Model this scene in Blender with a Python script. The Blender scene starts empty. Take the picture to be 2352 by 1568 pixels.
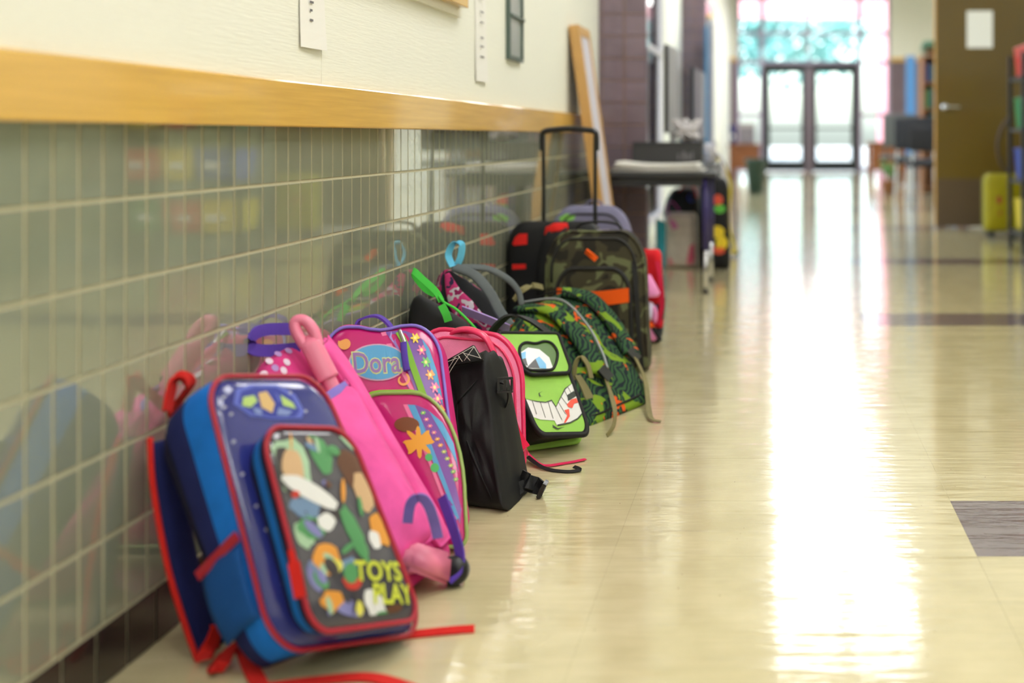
import bpy, bmesh, math, random
from mathutils import Vector, Matrix, noise
random.seed(7)
scene = bpy.context.scene
COL = scene.collection
# ------------------------------------------------------------------ camera
cam_d = bpy.data.cameras.new('camera'); cam = bpy.data.objects.new('camera', cam_d); COL.objects.link(cam)
cam.location = (0, 0, .70); cam.rotation_euler = (math.pi/2, 0, 0)
cam_d.sensor_width = 36; cam_d.lens = 36*2750/2352
cam_d.shift_x = (1176-1775)/2352; cam_d.shift_y = (314-784)/2352
cam_d.clip_start = .05; cam_d.clip_end = 300
cam_d.dof.use_dof = True; cam_d.dof.focus_distance = 2.42; cam_d.dof.aperture_fstop = 2.0
scene.camera = cam
# ------------------------------------------------------------------ world, exposure
scene.view_settings.view_transform = 'Standard'; scene.view_settings.look = 'None'
scene.view_settings.gamma = 1; scene.view_settings.use_curve_mapping = False
scene.view_settings.exposure = 0.2
SKY = .95; LAMP = 10.0
w = bpy.data.worlds.new('sky'); scene.world = w; w.use_nodes = True
nt = w.node_tree; bg = nt.nodes['Background']
sky = nt.nodes.new('ShaderNodeTexSky'); sky.sky_type = 'NISHITA'; sky.sun_disc = False
sky.sun_elevation = math.radians(48); sky.sun_rotation = math.radians(200); sky.altitude = 0; sky.air_density = 1.0; sky.dust_density = 3.0
nt.links.new(sky.outputs[0], bg.inputs[0]); bg.inputs[1].default_value = SKY
sun_d = bpy.data.lights.new('sun', 'SUN'); sun_d.energy = 3.2; sun_d.angle = math.radians(1); sun_d.color = (1, .97, .92)
sun = bpy.data.objects.new('sun', sun_d); COL.objects.link(sun); sun.rotation_euler = (math.radians(42), 0, 0); sun.location = (0, 0, 12)

F = 2750.; CX = 1775.; CY = 314.; H = .70
def at(px, py, Y): return Vector(((px-CX)*Y/F, Y, H-(py-CY)*Y/F))
def fl(px, py):
    Y = H*F/(py-CY); return Vector(((px-CX)*Y/F, Y, 0))
def V(*a): return Vector(a)
# ------------------------------------------------------------------ materials
def lin(c):
    f = lambda v: (v/255/12.92) if v/255 <= .04045 else ((v/255+.055)/1.055)**2.4
    return (f(c[0]), f(c[1]), f(c[2]), 1)
MATS = {}
def mat(name, rgb, rough=.6, metal=0, spec=.5, coat=0, coat_r=.05, var=0, vscale=30, bump=0, bscale=200, stretch=None, emit=0, rgb2=None, sheen=0, mscale=None, rnd=0):
    if name in MATS: return MATS[name]
    m = bpy.data.materials.new(name); m.use_nodes = True; n = m.node_tree.nodes; L = m.node_tree.links
    p = n['Principled BSDF']; c = lin(rgb)
    p.inputs['Base Color'].default_value = c; p.inputs['Roughness'].default_value = rough; p.inputs['Metallic'].default_value = metal
    p.inputs['Specular IOR Level'].default_value = spec; p.inputs['Coat Weight'].default_value = coat; p.inputs['Coat Roughness'].default_value = coat_r
    if sheen: p.inputs['Sheen Weight'].default_value = sheen
    if emit: p.inputs['Emission Color'].default_value = c; p.inputs['Emission Strength'].default_value = emit
    geo = None
    def pos():
        nonlocal geo
        if geo is None:
            g = n.new('ShaderNodeNewGeometry'); mp = n.new('ShaderNodeMapping'); L.new(g.outputs['Position'], mp.inputs['Vector'])
            if stretch: mp.inputs['Scale'].default_value = stretch
            geo = mp.outputs[0]
        return geo
    if var or rgb2:
        t = n.new('ShaderNodeTexNoise'); t.inputs['Scale'].default_value = vscale; t.inputs['Detail'].default_value = 4; L.new(pos(), t.inputs['Vector'])
        r = n.new('ShaderNodeValToRGB'); c2 = lin(rgb2) if rgb2 else tuple(min(1, x*(1+var)) for x in c[:3])+(1,)
        c1 = c if rgb2 else tuple(x*(1-var) for x in c[:3])+(1,)
        r.color_ramp.elements[0].color = c1; r.color_ramp.elements[1].color = c2
        r.color_ramp.elements[0].position = .35; r.color_ramp.elements[1].position = .65
        L.new(t.outputs['Fac'], r.inputs[0]); out = r.outputs[0]
        if rnd:
            oi = n.new('ShaderNodeObjectInfo'); mr = n.new('ShaderNodeMapRange'); mr.inputs['To Min'].default_value = 1-rnd; mr.inputs['To Max'].default_value = 1+rnd
            L.new(oi.outputs['Random'], mr.inputs[0]); h = n.new('ShaderNodeHueSaturation'); L.new(mr.outputs[0], h.inputs['Value']); L.new(out, h.inputs['Color']); out = h.outputs[0]
        L.new(out, p.inputs['Base Color'])
    if bump:
        t = n.new('ShaderNodeTexNoise'); t.inputs['Scale'].default_value = bscale; t.inputs['Detail'].default_value = 3; L.new(pos(), t.inputs['Vector'])
        b = n.new('ShaderNodeBump'); b.inputs['Strength'].default_value = .6; b.inputs['Distance'].default_value = bump
        L.new(t.outputs['Fac'], b.inputs['Height']); L.new(b.outputs[0], p.inputs['Normal'])
    MATS[name] = m; return m
def fab(name, rgb, **k):
    d = dict(rough=.85, spec=.3, var=.08, vscale=25, bump=.0006, bscale=900); d.update(k); return mat(name, rgb, **d)
def vin(name, rgb, **k):
    d = dict(rough=.3, spec=.5); d.update(k); return mat(name, rgb, **d)
def camo(name, cols, scale, thr=(.42, .5, .58), bump=.0005, stretch=None, detail=2, dist=0):
    m = bpy.data.materials.new(name); m.use_nodes = True; n = m.node_tree.nodes; L = m.node_tree.links; p = n['Principled BSDF']
    g = n.new('ShaderNodeNewGeometry'); mp = n.new('ShaderNodeMapping'); L.new(g.outputs['Position'], mp.inputs[0])
    if stretch: mp.inputs['Scale'].default_value = stretch
    t = n.new('ShaderNodeTexNoise'); t.inputs['Scale'].default_value = scale; t.inputs['Detail'].default_value = detail; t.inputs['Distortion'].default_value = dist; L.new(mp.outputs[0], t.inputs[0])
    r = n.new('ShaderNodeValToRGB'); r.color_ramp.interpolation = 'CONSTANT'; e = r.color_ramp.elements
    e[0].color = lin(cols[0]); e[1].color = lin(cols[1]); e[1].position = thr[0]
    for c, q in zip(cols[2:], thr[1:]):
        k = e.new(q); k.color = lin(c)
    L.new(t.outputs['Fac'], r.inputs[0]); L.new(r.outputs[0], p.inputs['Base Color']); p.inputs['Roughness'].default_value = .85; p.inputs['Specular IOR Level'].default_value = .25
    t2 = n.new('ShaderNodeTexNoise'); t2.inputs['Scale'].default_value = 700; b = n.new('ShaderNodeBump'); b.inputs['Distance'].default_value = bump; L.new(g.outputs['Position'], t2.inputs[0]); L.new(t2.outputs['Fac'], b.inputs['Height']); L.new(b.outputs[0], p.inputs['Normal'])
    return m
def glass_mat():
    m = bpy.data.materials.new('window_glass'); m.use_nodes = True; n = m.node_tree.nodes; L = m.node_tree.links; n.remove(n['Principled BSDF'])
    t = n.new('ShaderNodeBsdfTransparent'); t.inputs[0].default_value = (.93, .97, .96, 1); g = n.new('ShaderNodeBsdfGlossy'); g.inputs['Roughness'].default_value = .02
    f = n.new('ShaderNodeFresnel'); f.inputs[0].default_value = 1.15; x = n.new('ShaderNodeMixShader'); L.new(f.outputs[0], x.inputs[0]); L.new(t.outputs[0], x.inputs[1]); L.new(g.outputs[0], x.inputs[2]); L.new(x.outputs[0], n['Material Output'].inputs[0])
    return m
GLASS = glass_mat()
def floor_mat(name, rgb, rgb2):
    m = bpy.data.materials.new(name); m.use_nodes = True; n = m.node_tree.nodes; L = m.node_tree.links; p = n['Principled BSDF']
    g = n.new('ShaderNodeNewGeometry'); P = g.outputs['Position']
    t = n.new('ShaderNodeTexNoise'); t.inputs['Scale'].default_value = 9; t.inputs['Detail'].default_value = 6; L.new(P, t.inputs[0])
    r = n.new('ShaderNodeValToRGB'); r.color_ramp.elements[0].color = lin(rgb); r.color_ramp.elements[1].color = lin(rgb2); r.color_ramp.elements[0].position = .3; r.color_ramp.elements[1].position = .7; L.new(t.outputs['Fac'], r.inputs[0])
    # scuffs and specks
    mp = n.new('ShaderNodeMapping'); mp.inputs['Scale'].default_value = (55, 26, 1); L.new(P, mp.inputs[0])
    v = n.new('ShaderNodeTexVoronoi'); v.inputs['Scale'].default_value = 1; v.inputs['Randomness'].default_value = 1; L.new(mp.outputs[0], v.inputs[0])
    lt = n.new('ShaderNodeMath'); lt.operation = 'LESS_THAN'; lt.inputs[1].default_value = .055; L.new(v.outputs['Distance'], lt.inputs[0])
    t3 = n.new('ShaderNodeTexNoise'); t3.inputs['Scale'].default_value = 5; L.new(P, t3.inputs[0]); gt = n.new('ShaderNodeMath'); gt.operation = 'GREATER_THAN'; gt.inputs[1].default_value = .5; L.new(t3.outputs['Fac'], gt.inputs[0])
    mu = n.new('ShaderNodeMath'); mu.operation = 'MULTIPLY'; L.new(lt.outputs[0], mu.inputs[0]); L.new(gt.outputs[0], mu.inputs[1])
    mx = n.new('ShaderNodeMixRGB'); mx.inputs[2].default_value = lin((150, 128, 100)); L.new(mu.outputs[0], mx.inputs[0]); L.new(r.outputs[0], mx.inputs[1])
    L.new(mx.outputs[0], p.inputs['Base Color'])
    p.inputs['Roughness'].default_value = .12; p.inputs['Specular IOR Level'].default_value = .55; p.inputs['Coat Weight'].default_value = .6; p.inputs['Coat Roughness'].default_value = .02
    m2 = n.new('ShaderNodeMapping'); m2.inputs['Scale'].default_value = (2.2, 11, 1); L.new(P, m2.inputs[0])
    b1 = n.new('ShaderNodeTexNoise'); b1.inputs['Scale'].default_value = 1; b1.inputs['Detail'].default_value = 5; b1.inputs['Roughness'].default_value = .55; L.new(m2.outputs[0], b1.inputs[0])
    m3 = n.new('ShaderNodeMapping'); m3.inputs['Scale'].default_value = (7, 48, 1); L.new(P, m3.inputs[0])
    b2 = n.new('ShaderNodeTexNoise'); b2.inputs['Scale'].default_value = 1; b2.inputs['Detail'].default_value = 3; L.new(m3.outputs[0], b2.inputs[0])
    ad = n.new('ShaderNodeMath'); ad.operation = 'MULTIPLY_ADD'; ad.inputs[1].default_value = .4; L.new(b2.outputs['Fac'], ad.inputs[0]); L.new(b1.outputs['Fac'], ad.inputs[2])
    bp = n.new('ShaderNodeBump'); bp.inputs['Strength'].default_value = 1; bp.inputs['Distance'].default_value = .0023; L.new(ad.outputs[0], bp.inputs['Height']); L.new(bp.outputs[0], p.inputs['Normal']); L.new(bp.outputs[0], p.inputs['Coat Normal'])
    return m
FLOOR = floor_mat('beige_vinyl', (198, 186, 144), (212, 200, 160)); FLOORP = floor_mat('purple_vinyl', (112, 98, 104), (124, 110, 114))
CREAM = mat('cream_wall', (238, 238, 226), .7, bump=.0012, bscale=1, stretch=(300, 14, 260), var=.015, vscale=3)
RAILM = mat('varnished_maple', (228, 182, 88), .22, coat=.5, var=.07, vscale=3, stretch=(8, 1.2, 40))
TILE = mat('grey_green_glaze', (148, 153, 134), .06, spec=.8, coat=1, coat_r=.01, var=.05, vscale=6, rnd=.05)
_p = TILE.node_tree.nodes['Principled BSDF']; _p.inputs['Coat IOR'].default_value = 2.0; _p.inputs['IOR'].default_value = 1.6
GROUT = mat('sand_grout', (192, 186, 156), .9)
BASET = mat('dark_brown_base_tile', (40, 32, 30), .25, coat=.4)
PURT = mat('plum_tile', (120, 102, 114), .3, coat=.3, var=.08, vscale=8, rnd=.08)
PGROUT = mat('tan_grout', (168, 138, 112), .9)
CEIL = mat('white_ceiling', (235, 234, 228), .9)
BLK = mat('black_plastic', (24, 24, 26), .35); BLKF = fab('black_nylon', (15, 15, 17), rough=.65, spec=.35, var=.15); CHR = mat('chrome', (205, 205, 210), .22, 1)
WHT = mat('white_paper', (240, 238, 232), .7); LAMPM = mat('lamp_diffuser', (252, 252, 252), .5, emit=LAMP); INK = mat('grey_ink', (110, 108, 112), .8)
WOOD = mat('light_wood', (205, 160, 96), .45, var=.1, vscale=6, stretch=(30, 30, 2)); BROWN = mat('brown_wood', (128, 78, 38), .45, var=.15, vscale=6, stretch=(3, 3, 30))
GREYM = mat('grey_paint_metal', (150, 146, 160), .4, .2); DKGR = mat('dark_frame_metal', (14, 24, 26), .5)
# ------------------------------------------------------------------ mesh helpers
def mesh(name, vs, fs, mats, smooth=False, mi=None):
    me = bpy.data.meshes.new(name); me.from_pydata([tuple(v) for v in vs], [], fs)
    for m in (mats if isinstance(mats, (list, tuple)) else [mats]): me.materials.append(m)
    if mi: me.polygons.foreach_set('material_index', mi)
    if smooth: me.polygons.foreach_set('use_smooth', [True]*len(fs))
    me.update(); return me
def link(name, me, parent=None, loc=(0, 0, 0)):
    o = bpy.data.objects.new(name, me); COL.objects.link(o); o.location = loc
    if parent: o.parent = parent
    return o
def struct(o): o['kind'] = 'structure'; return o
def tag(o, label, cat, group=None):
    o['label'] = label; o['category'] = cat
    if group: o['group'] = group
    return o
class Thing:
    def __init__(s, name, label, cat, base, group=None, kind=None):
        s.b = Vector(base); s.o = bpy.data.objects.new(name, None); s.o.empty_display_size = .05; COL.objects.link(s.o); s.o.location = s.b
        if kind: s.o['kind'] = kind
        if label: tag(s.o, label, cat, group)
    def add(s, name, geo, mats, smooth=True, parent=None, label=None, mi=None):
        vs, fs = geo[0], geo[1]
        if len(geo) > 2 and mi is None: mi = geo[2]
        o = link(name, mesh(name, [Vector(v)-s.b for v in vs], fs, mats, smooth, mi), parent or s.o)
        if label: o['label'] = label
        return o
def solo(name, label, cat, geo, mats, base, smooth=True, group=None):
    b = Vector(base); o = link(name, mesh(name, [Vector(v)-b for v in geo[0]], geo[1], mats, smooth, geo[2] if len(geo) > 2 else None), None, b); return tag(o, label, cat, group)
def join(*gs):
    vs, fs = [], []
    for g in gs:
        k = len(vs); vs += list(g[0]); fs += [tuple(i+k for i in f) for f in g[1]]
    return vs, fs
def bm_geo(bm):
    bm.verts.index_update(); vs = [v.co.copy() for v in bm.verts]; fs = [tuple(v.index for v in f.verts) for f in bm.faces]; bm.free(); return vs, fs
def box(lo, hi, bev=0, seg=1, M=None):
    bm = bmesh.new(); bmesh.ops.create_cube(bm, size=1); lo = Vector(lo); hi = Vector(hi)
    for v in bm.verts: v.co = Vector(((v.co[i]+.5)*(hi[i]-lo[i])+lo[i] for i in range(3)))
    if bev: bmesh.ops.bevel(bm, geom=bm.edges[:], offset=bev, segments=seg, affect='EDGES', profile=.5)
    if M: bm.transform(M)
    return bm_geo(bm)
def hexa(c, bev=0):
    bm = bmesh.new(); vs = [bm.verts.new(p) for p in c]
    for f in ((3, 2, 1, 0), (4, 5, 6, 7), (0, 1, 5, 4), (1, 2, 6, 5), (2, 3, 7, 6), (3, 0, 4, 7)): bm.faces.new([vs[i] for i in f])
    bmesh.ops.recalc_face_normals(bm, faces=bm.faces)
    if bev: bmesh.ops.bevel(bm, geom=bm.edges[:], offset=bev, segments=2, affect='EDGES')
    return bm_geo(bm)
def spline(pts, n=8, closed=False):
    P = [Vector(p) for p in pts]; out = []; m = len(P)
    if m == 2 and not closed: return [P[0].lerp(P[1], i/n) for i in range(n+1)]
    for i in range(m if closed else m-1):
        if closed: a, b, c, d = P[i-1], P[i], P[(i+1) % m], P[(i+2) % m]
        else: a, b, c, d = P[max(i-1, 0)], P[i], P[i+1], P[min(i+2, m-1)]
        for k in range(n):
            t = k/n; out.append(.5*((2*b)+(c-a)*t+(2*a-5*b+4*c-d)*t*t+(3*b-a-3*c+d)*t**3))
    if not closed: out.append(P[-1])
    return out
def frames(pts, side, closed):
    n = len(pts); res = []; prev = None
    for i, p in enumerate(pts):
        t = (pts[(i+1) % n]-pts[i-1]) if closed else (pts[min(i+1, n-1)]-pts[max(i-1, 0)])
        t = t.normalized() if t.length > 1e-9 else Vector((0, 0, 1))
        s = side if not isinstance(side, list) else side[0].lerp(side[-1], i/max(1, n-1)) if len(side) == 2 else None
        if s is None: s = prev if prev is not None else t.orthogonal()
        s = s-t*s.dot(t)
        if s.length < 1e-5: s = prev if prev is not None else t.orthogonal()
        s = s.normalized(); prev = s; res.append((p, t, s, t.cross(s)))
    return res
def tube(pts, r, seg=8, n=8, closed=False, flat=1, raw=False):
    P = [Vector(p) for p in pts] if raw else spline(pts, n, closed)
    fr = frames(P, None, closed); vs, fs = [], []; m = len(P)
    for i, (p, t, s, q) in enumerate(fr):
        rr = r(i/(m-1)) if callable(r) else r
        for k in range(seg):
            a = 2*math.pi*k/seg; vs.append(p+s*math.cos(a)*rr+q*math.sin(a)*rr*flat)
    for i in range(m if closed else m-1):
        j = (i+1) % m
        for k in range(seg): fs.append((i*seg+k, i*seg+(k+1) % seg, j*seg+(k+1) % seg, j*seg+k))
    if not closed: fs += [tuple(range(seg-1, -1, -1)), tuple((m-1)*seg+k for k in range(seg))]
    return vs, fs
def ribbon(pts, wd, th, side, n=8, closed=False, pad=False):
    P = spline(pts, n, closed); fr = frames(P, [Vector(q) for q in side] if isinstance(side, list) else Vector(side), closed); vs, fs = [], []; m = len(P)
    prof = [(-.5, -.5), (.5, -.5), (.5, .5), (-.5, .5)] if not pad else [(-.5, 0), (-.42, -.38), (-.2, -.5), (.2, -.5), (.42, -.38), (.5, 0), (.42, .38), (.2, .5), (-.2, .5), (-.42, .38)]
    K = len(prof)
    for i, (p, t, s, q) in enumerate(fr):
        ww = wd(i/(m-1)) if callable(wd) else wd
        for a, b in prof: vs.append(p+s*a*ww+q*b*th)
    for i in range(m if closed else m-1):
        j = (i+1) % m
        for k in range(K): fs.append((i*K+k, i*K+(k+1) % K, j*K+(k+1) % K, j*K+k))
    if not closed: fs += [tuple(range(K-1, -1, -1)), tuple((m-1)*K+k for k in range(K))]
    return vs, fs
def lathe(prof, c, seg=20, M=None):
    vs, fs = [], []; m = len(prof); c = Vector(c)
    for r, z in prof:
        for k in range(seg):
            a = 2*math.pi*k/seg; v = Vector((r*math.cos(a), r*math.sin(a), z)); vs.append((M @ v if M else v)+c)
    for i in range(m-1):
        for k in range(seg): fs.append((i*seg+k, i*seg+(k+1) % seg, (i+1)*seg+(k+1) % seg, (i+1)*seg+k))
    fs += [tuple(range(seg-1, -1, -1)), tuple((m-1)*seg+k for k in range(seg))]
    return vs, fs
# ------------------------------------------------------------------ soft bag solid bent into eight corners
class Soft:
    """c: FLB FRB FRT FLT (front), BLB BRB BRT BLT (back); u -1..1 left-right, v 0..1 up, w 0 back..1 front"""
    def __init__(s, c, rb=(.2, .12), rt=(.35, .25), bulge=.12, side=.06, wr=.03, seed=0, edge=1., dip=0):
        s.c = [Vector(p) for p in c]; s.bulge = bulge; s.side = side; s.wr = wr; s.seed = seed; s.edge = edge
        s.out = []
        def arc(cu, cv, ru, rv, a0):
            for k in range(10):
                a = a0+math.pi/2*k/9; s.out.append((cu+ru*math.cos(a), cv+rv*math.sin(a)))
        def seg(a, b, n):
            for k in range(1, n): s.out.append((a[0]+(b[0]-a[0])*k/n, a[1]+(b[1]-a[1])*k/n))
        arc(1-rb[0], rb[1], rb[0], rb[1], -math.pi/2); seg((1, rb[1]), (1, 1-rt[1]), 8)
        arc(1-rt[0], 1-rt[1], rt[0], rt[1], 0); seg((1-rt[0], 1), (-1+rt[0], 1), 6)
        arc(-1+rt[0], 1-rt[1], rt[0], rt[1], math.pi/2); seg((-1, 1-rt[1]), (-1, rb[1]), 8)
        arc(-1+rb[0], rb[1], rb[0], rb[1], math.pi); seg((-1+rb[0], 0), (1-rb[0], 0), 6)
        if dip: s.out = [(u, v-dip*max(0, 1-(u/.45)**2)**2*(v > .5)) for u, v in s.out]
        o = []
        for p in s.out:
            if not o or abs(p[0]-o[-1][0])+abs(p[1]-o[-1][1]) > 1e-4: o.append(p)
        s.out = o
    def map(s, u, v, w):
        c = s.c; a = (u+1)/2
        f = (c[0]*(1-a)+c[1]*a)*(1-v)+(c[3]*(1-a)+c[2]*a)*v
        b = (c[4]*(1-a)+c[5]*a)*(1-v)+(c[7]*(1-a)+c[6]*a)*v
        return b+(f-b)*w
    def nz(s, u, v): return noise.noise(Vector((u*1.6+s.seed*7.1, v*3.1, s.seed*3.3)))*1.0+.5*noise.noise(Vector((u*4+s.seed, v*7+3, 1.7)))
    def scale_at(s, u, v):
        th = math.atan2(v-.5, u*.5); best = None
        pu, pv = u*.5, v-.5; r = math.hypot(pu, pv)
        if r < 1e-6: return 0
        o = s.out; n = len(o)
        for i in range(n):
            a = (o[i][0]*.5, o[i][1]-.5); b = (o[(i+1) % n][0]*.5, o[(i+1) % n][1]-.5)
            den = pu*(b[1]-a[1])-pv*(b[0]-a[0])
            if abs(den) < 1e-12: continue
            t = (a[0]*(b[1]-a[1])-a[1]*(b[0]-a[0]))/den; q = (a[0]*pv-a[1]*pu)/den
            if t > 0 and -1e-6 <= q <= 1+1e-6: return 1/t
        return 1.
    def wf(s, u, v, sc=None):
        if sc is None: sc = s.scale_at(u, v)
        e = max(0, (sc-.86)/.14); return 1+s.bulge*(1-sc*sc)-.10*s.edge*e*e+s.wr*s.nz(u, v)*(1-sc**4)
    def ring(s, sc, w):
        return [s.map(u*sc, .5+(v-.5)*sc, w) for u, v in s.out]
    def geo(s, bands=None):
        vs, fs, mi = [], [], []; N = len(s.out); rings = []
        for sc, w in ((.0, 0), (.45, 0), (.8, .0), (.93, .03), (.985, .12)): rings.append(s.ring(sc, w))
        for w in (.25, .4, .55, .7, .82):
            rr = []
            for u, v in s.out:
                k = 1+s.side*math.sin(math.pi*w)+s.wr*.6*noise.noise(Vector((u*2+w*3+s.seed, v*4, w*4)))
                rr.append(s.map(u*k, max(0, .5+(v-.5)*k), w))
            rings.append(rr)
        for sc in (.995, .965, .92, .86, .76, .62, .46, .3, .15, 0):
            rr = []
            for u, v in s.out:
                U, Vv = u*sc, .5+(v-.5)*sc; rr.append(s.map(U, Vv, s.wf(U, Vv, sc)))
            rings.append(rr)
        for r in rings: vs += r
        for i in range(len(rings)-1):
            for k in range(N): fs.append((i*N+k, i*N+(k+1) % N, (i+1)*N+(k+1) % N, (i+1)*N+k)); mi.append(bands(i) if bands else 0)
        bm = bmesh.new(); me = bpy.data.meshes.new('tmp'); me.from_pydata([tuple(v) for v in vs], [], fs); me.polygons.foreach_set('material_index', mi); bm.from_mesh(me); bpy.data.meshes.remove(me)
        bmesh.ops.remove_doubles(bm, verts=bm.verts, dist=1e-5); bmesh.ops.dissolve_degenerate(bm, edges=bm.edges, dist=1e-6); bmesh.ops.recalc_face_normals(bm, faces=bm.faces)
        mi = [f.material_index for f in bm.faces]; a, b = bm_geo(bm); return a, b, mi
    def nrm(s, u, v):
        e = .02; du = s.map(u+e, v, 1)-s.map(u-e, v, 1); dv = s.map(u, v+e, 1)-s.map(u, v-e, 1); n = du.cross(dv).normalized(); d = s.map(u, v, 1)-s.map(u, v, 0)
        return n if n.dot(d) > 0 else -n
    def front(s, u, v, off=0): return s.map(u, v, s.wf(u, v))+s.nrm(u, v)*off
    def side_pt(s, u, v, w, off=0):
        p = s.map(u, v, w); return p+(s.map(u*1.01, v, w)-s.map(u, v, w)).normalized()*off*(1 if abs(u) > .1 else 0)
    def piping(s, r, w=.93, sc=1.0, seg=6):
        return tube(s.ring(sc, w), r, seg, closed=True, raw=True)
    def decal(s, polys, off=.0012, cuts=2):
        vs, fs, mi = [], [], []
        for poly in polys:
            m, pts = poly[0], poly[1]; o = off+(poly[2] if len(poly) > 2 else 0)
            bm = bmesh.new(); bv = [bm.verts.new((a, b, 0)) for a, b in pts]
            bm.faces.new(bv); bmesh.ops.triangulate(bm, faces=bm.faces[:])
            for _ in range(cuts):
                big = [e for e in bm.edges if e.calc_length() > .16]
                if not big: break
                bmesh.ops.subdivide_edges(bm, edges=big, cuts=1, use_grid_fill=True)
                bmesh.ops.triangulate(bm, faces=bm.faces[:])
            a, b = bm_geo(bm); k = len(vs); vs += [s.front(p.x, p.y, o) for p in a]; fs += [tuple(i+k for i in f) for f in b]; mi += [m]*len(b)
        # every printed face looks outwards
        out = []
        for f in fs:
            p, q, r = vs[f[0]], vs[f[1]], vs[f[2]]; d = (s.c[0]+s.c[2]-s.c[4]-s.c[6])
            out.append(f if (q-p).cross(r-p).dot(d) > 0 else tuple(reversed(f)))
        return vs, out, mi
def pj(p): return (CX+p.x*F/p.y, CY+(H-p.z)*F/p.y)
def uv(S, px, py):
    u, v = 0., .5; k = 1+S.bulge*.6
    for _ in range(14):
        a = pj(S.map(u, v, k)); b = pj(S.map(u+.01, v, k)); c = pj(S.map(u, v+.01, k))
        j = [(b[0]-a[0])/.01, (c[0]-a[0])/.01, (b[1]-a[1])/.01, (c[1]-a[1])/.01]; D = j[0]*j[3]-j[1]*j[2]
        ex, ey = px-a[0], py-a[1]; u += max(-.4, min(.4, (ex*j[3]-ey*j[1])/D)); v += max(-.3, min(.3, (j[0]*ey-j[2]*ex)/D)); u = max(-1.2, min(1.2, u)); v = max(-.2, min(1.2, v))
    return u, v
def uvs(S, pts): return [uv(S, *p) for p in pts]
def on(S, px, py, off=0):
    u, v = uv(S, px, py); return S.front(u, v, off)
def ell(cu, cv, ru, rv, n=20, rot=0):
    return [(cu+ru*math.cos(a)*math.cos(rot)-rv*math.sin(a)*math.sin(rot)*.5, cv+(ru*math.cos(a)*math.sin(rot)*.5+rv*math.sin(a)*math.cos(rot))) for a in [2*math.pi*k/n for k in range(n)]]
def flower(cu, cv, r, asp=1.0, n=6, rot=0):
    return [(cu+(r*(.72+.28*math.cos(n*a)))*math.cos(a+rot), cv+asp*(r*(.72+.28*math.cos(n*a)))*math.sin(a+rot)) for a in [2*math.pi*k/(n*6) for k in range(n*6)]]
def text_geo(txt, soft, cu, cv, hu, hv, off, bold=0, shear=0, rise=0):
    c = bpy.data.curves.new('t', 'FONT'); c.body = txt; c.align_x = 'CENTER'; c.align_y = 'CENTER'; c.size = 1; c.offset = bold; c.resolution_u = 3
    o = bpy.data.objects.new('t', c); COL.objects.link(o); bpy.context.view_layer.update()
    me = bpy.data.meshes.new_from_object(o.evaluated_get(bpy.context.evaluated_depsgraph_get()))
    vs = [v.co.copy() for v in me.vertices]; fs = [tuple(p.vertices) for p in me.polygons]; bpy.data.objects.remove(o); bpy.data.curves.remove(c); bpy.data.meshes.remove(me)
    x0 = min(v.x for v in vs); x1 = max(v.x for v in vs); y0 = min(v.y for v in vs); y1 = max(v.y for v in vs)
    W = []
    for v in vs:
        a = (v.x-(x0+x1)/2)/(x1-x0)*2; b = (v.y-(y0+y1)/2)/(y1-y0)*2
        W.append(soft.front(cu+a*hu+shear*b, cv+b*hv+rise*a, off))
    d = soft.c[0]+soft.c[2]-soft.c[4]-soft.c[6]; out = []
    for f in fs:
        p, q, r = W[f[0]], W[f[1]], W[f[2]]; out.append(f if (q-p).cross(r-p).dot(d) > 0 else tuple(reversed(f)))
    return W, out
# ================================================================== THE SETTING
WX = -.852; RX = 2.17; CZ = 3.5; LZ = 3.2; YE = 23.8; LX = 3.9
# ---- floor with its vinyl squares
fb = struct(link('floor', mesh('floor', *box((-1.0, -7, -.06), (LX+.1, YE+.1, -.004)), FLOOR)))
P_ = .3048; X0 = .341-4*P_; Y0 = 1.998
tl = mesh('floor_tile', *box((.00015, .00015, -.0045), (P_-.00015, P_-.00015, 0)), FLOOR)
tp = mesh('floor_tile_purple', *box((.00015, .00015, -.0045), (P_-.00015, P_-.00015, 0)), FLOORP)
def is_purple(i, j): return i >= 4 and j in (-8, 0, 8, 15, 23, 31, 39) and i < 10
far_v, far_f, far_m = [], [], []; nt_ = 0
for j in range(-29, 72):
    for i in range(0, 17):
        x, y = X0+i*P_, Y0+j*P_
        if y > YE-.05 or (y < 9.6 and i > 10) or x > LX: continue
        left_vis = 1775+(x+P_)*F/max(y+P_, .1) > 0 and 1775+x*F/max(y+P_, .1) < 2352
        if -3 <= j < 20 and left_vis and y > .9 and nt_ < 300:
            o = link('floor_tile', tp if is_purple(i, j) else tl, fb, (x, y, 0)); nt_ += 1
        else:
            k = len(far_v); g = .00015
            far_v += [(x+g, y+g, 0), (x+P_-g, y+g, 0), (x+P_-g, y+P_-g, 0), (x+g, y+P_-g, 0), (x+g, y+g, -.0045), (x+P_-g, y+g, -.0045), (x+P_-g, y+P_-g, -.0045), (x+g, y+P_-g, -.0045)]
            far_f += [tuple(k+q for q in f) for f in ((0, 1, 2, 3), (4, 0, 3, 7), (1, 5, 6, 2), (5, 1, 0, 4), (2, 6, 7, 3))]; far_m += [1 if is_purple(i, j) else 0]*5
o = link('floor_tiles_beyond', mesh('floor_tiles_beyond', far_v, far_f, [FLOOR, FLOORP], mi=far_m), fb); o['kind'] = 'stuff'
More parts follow.
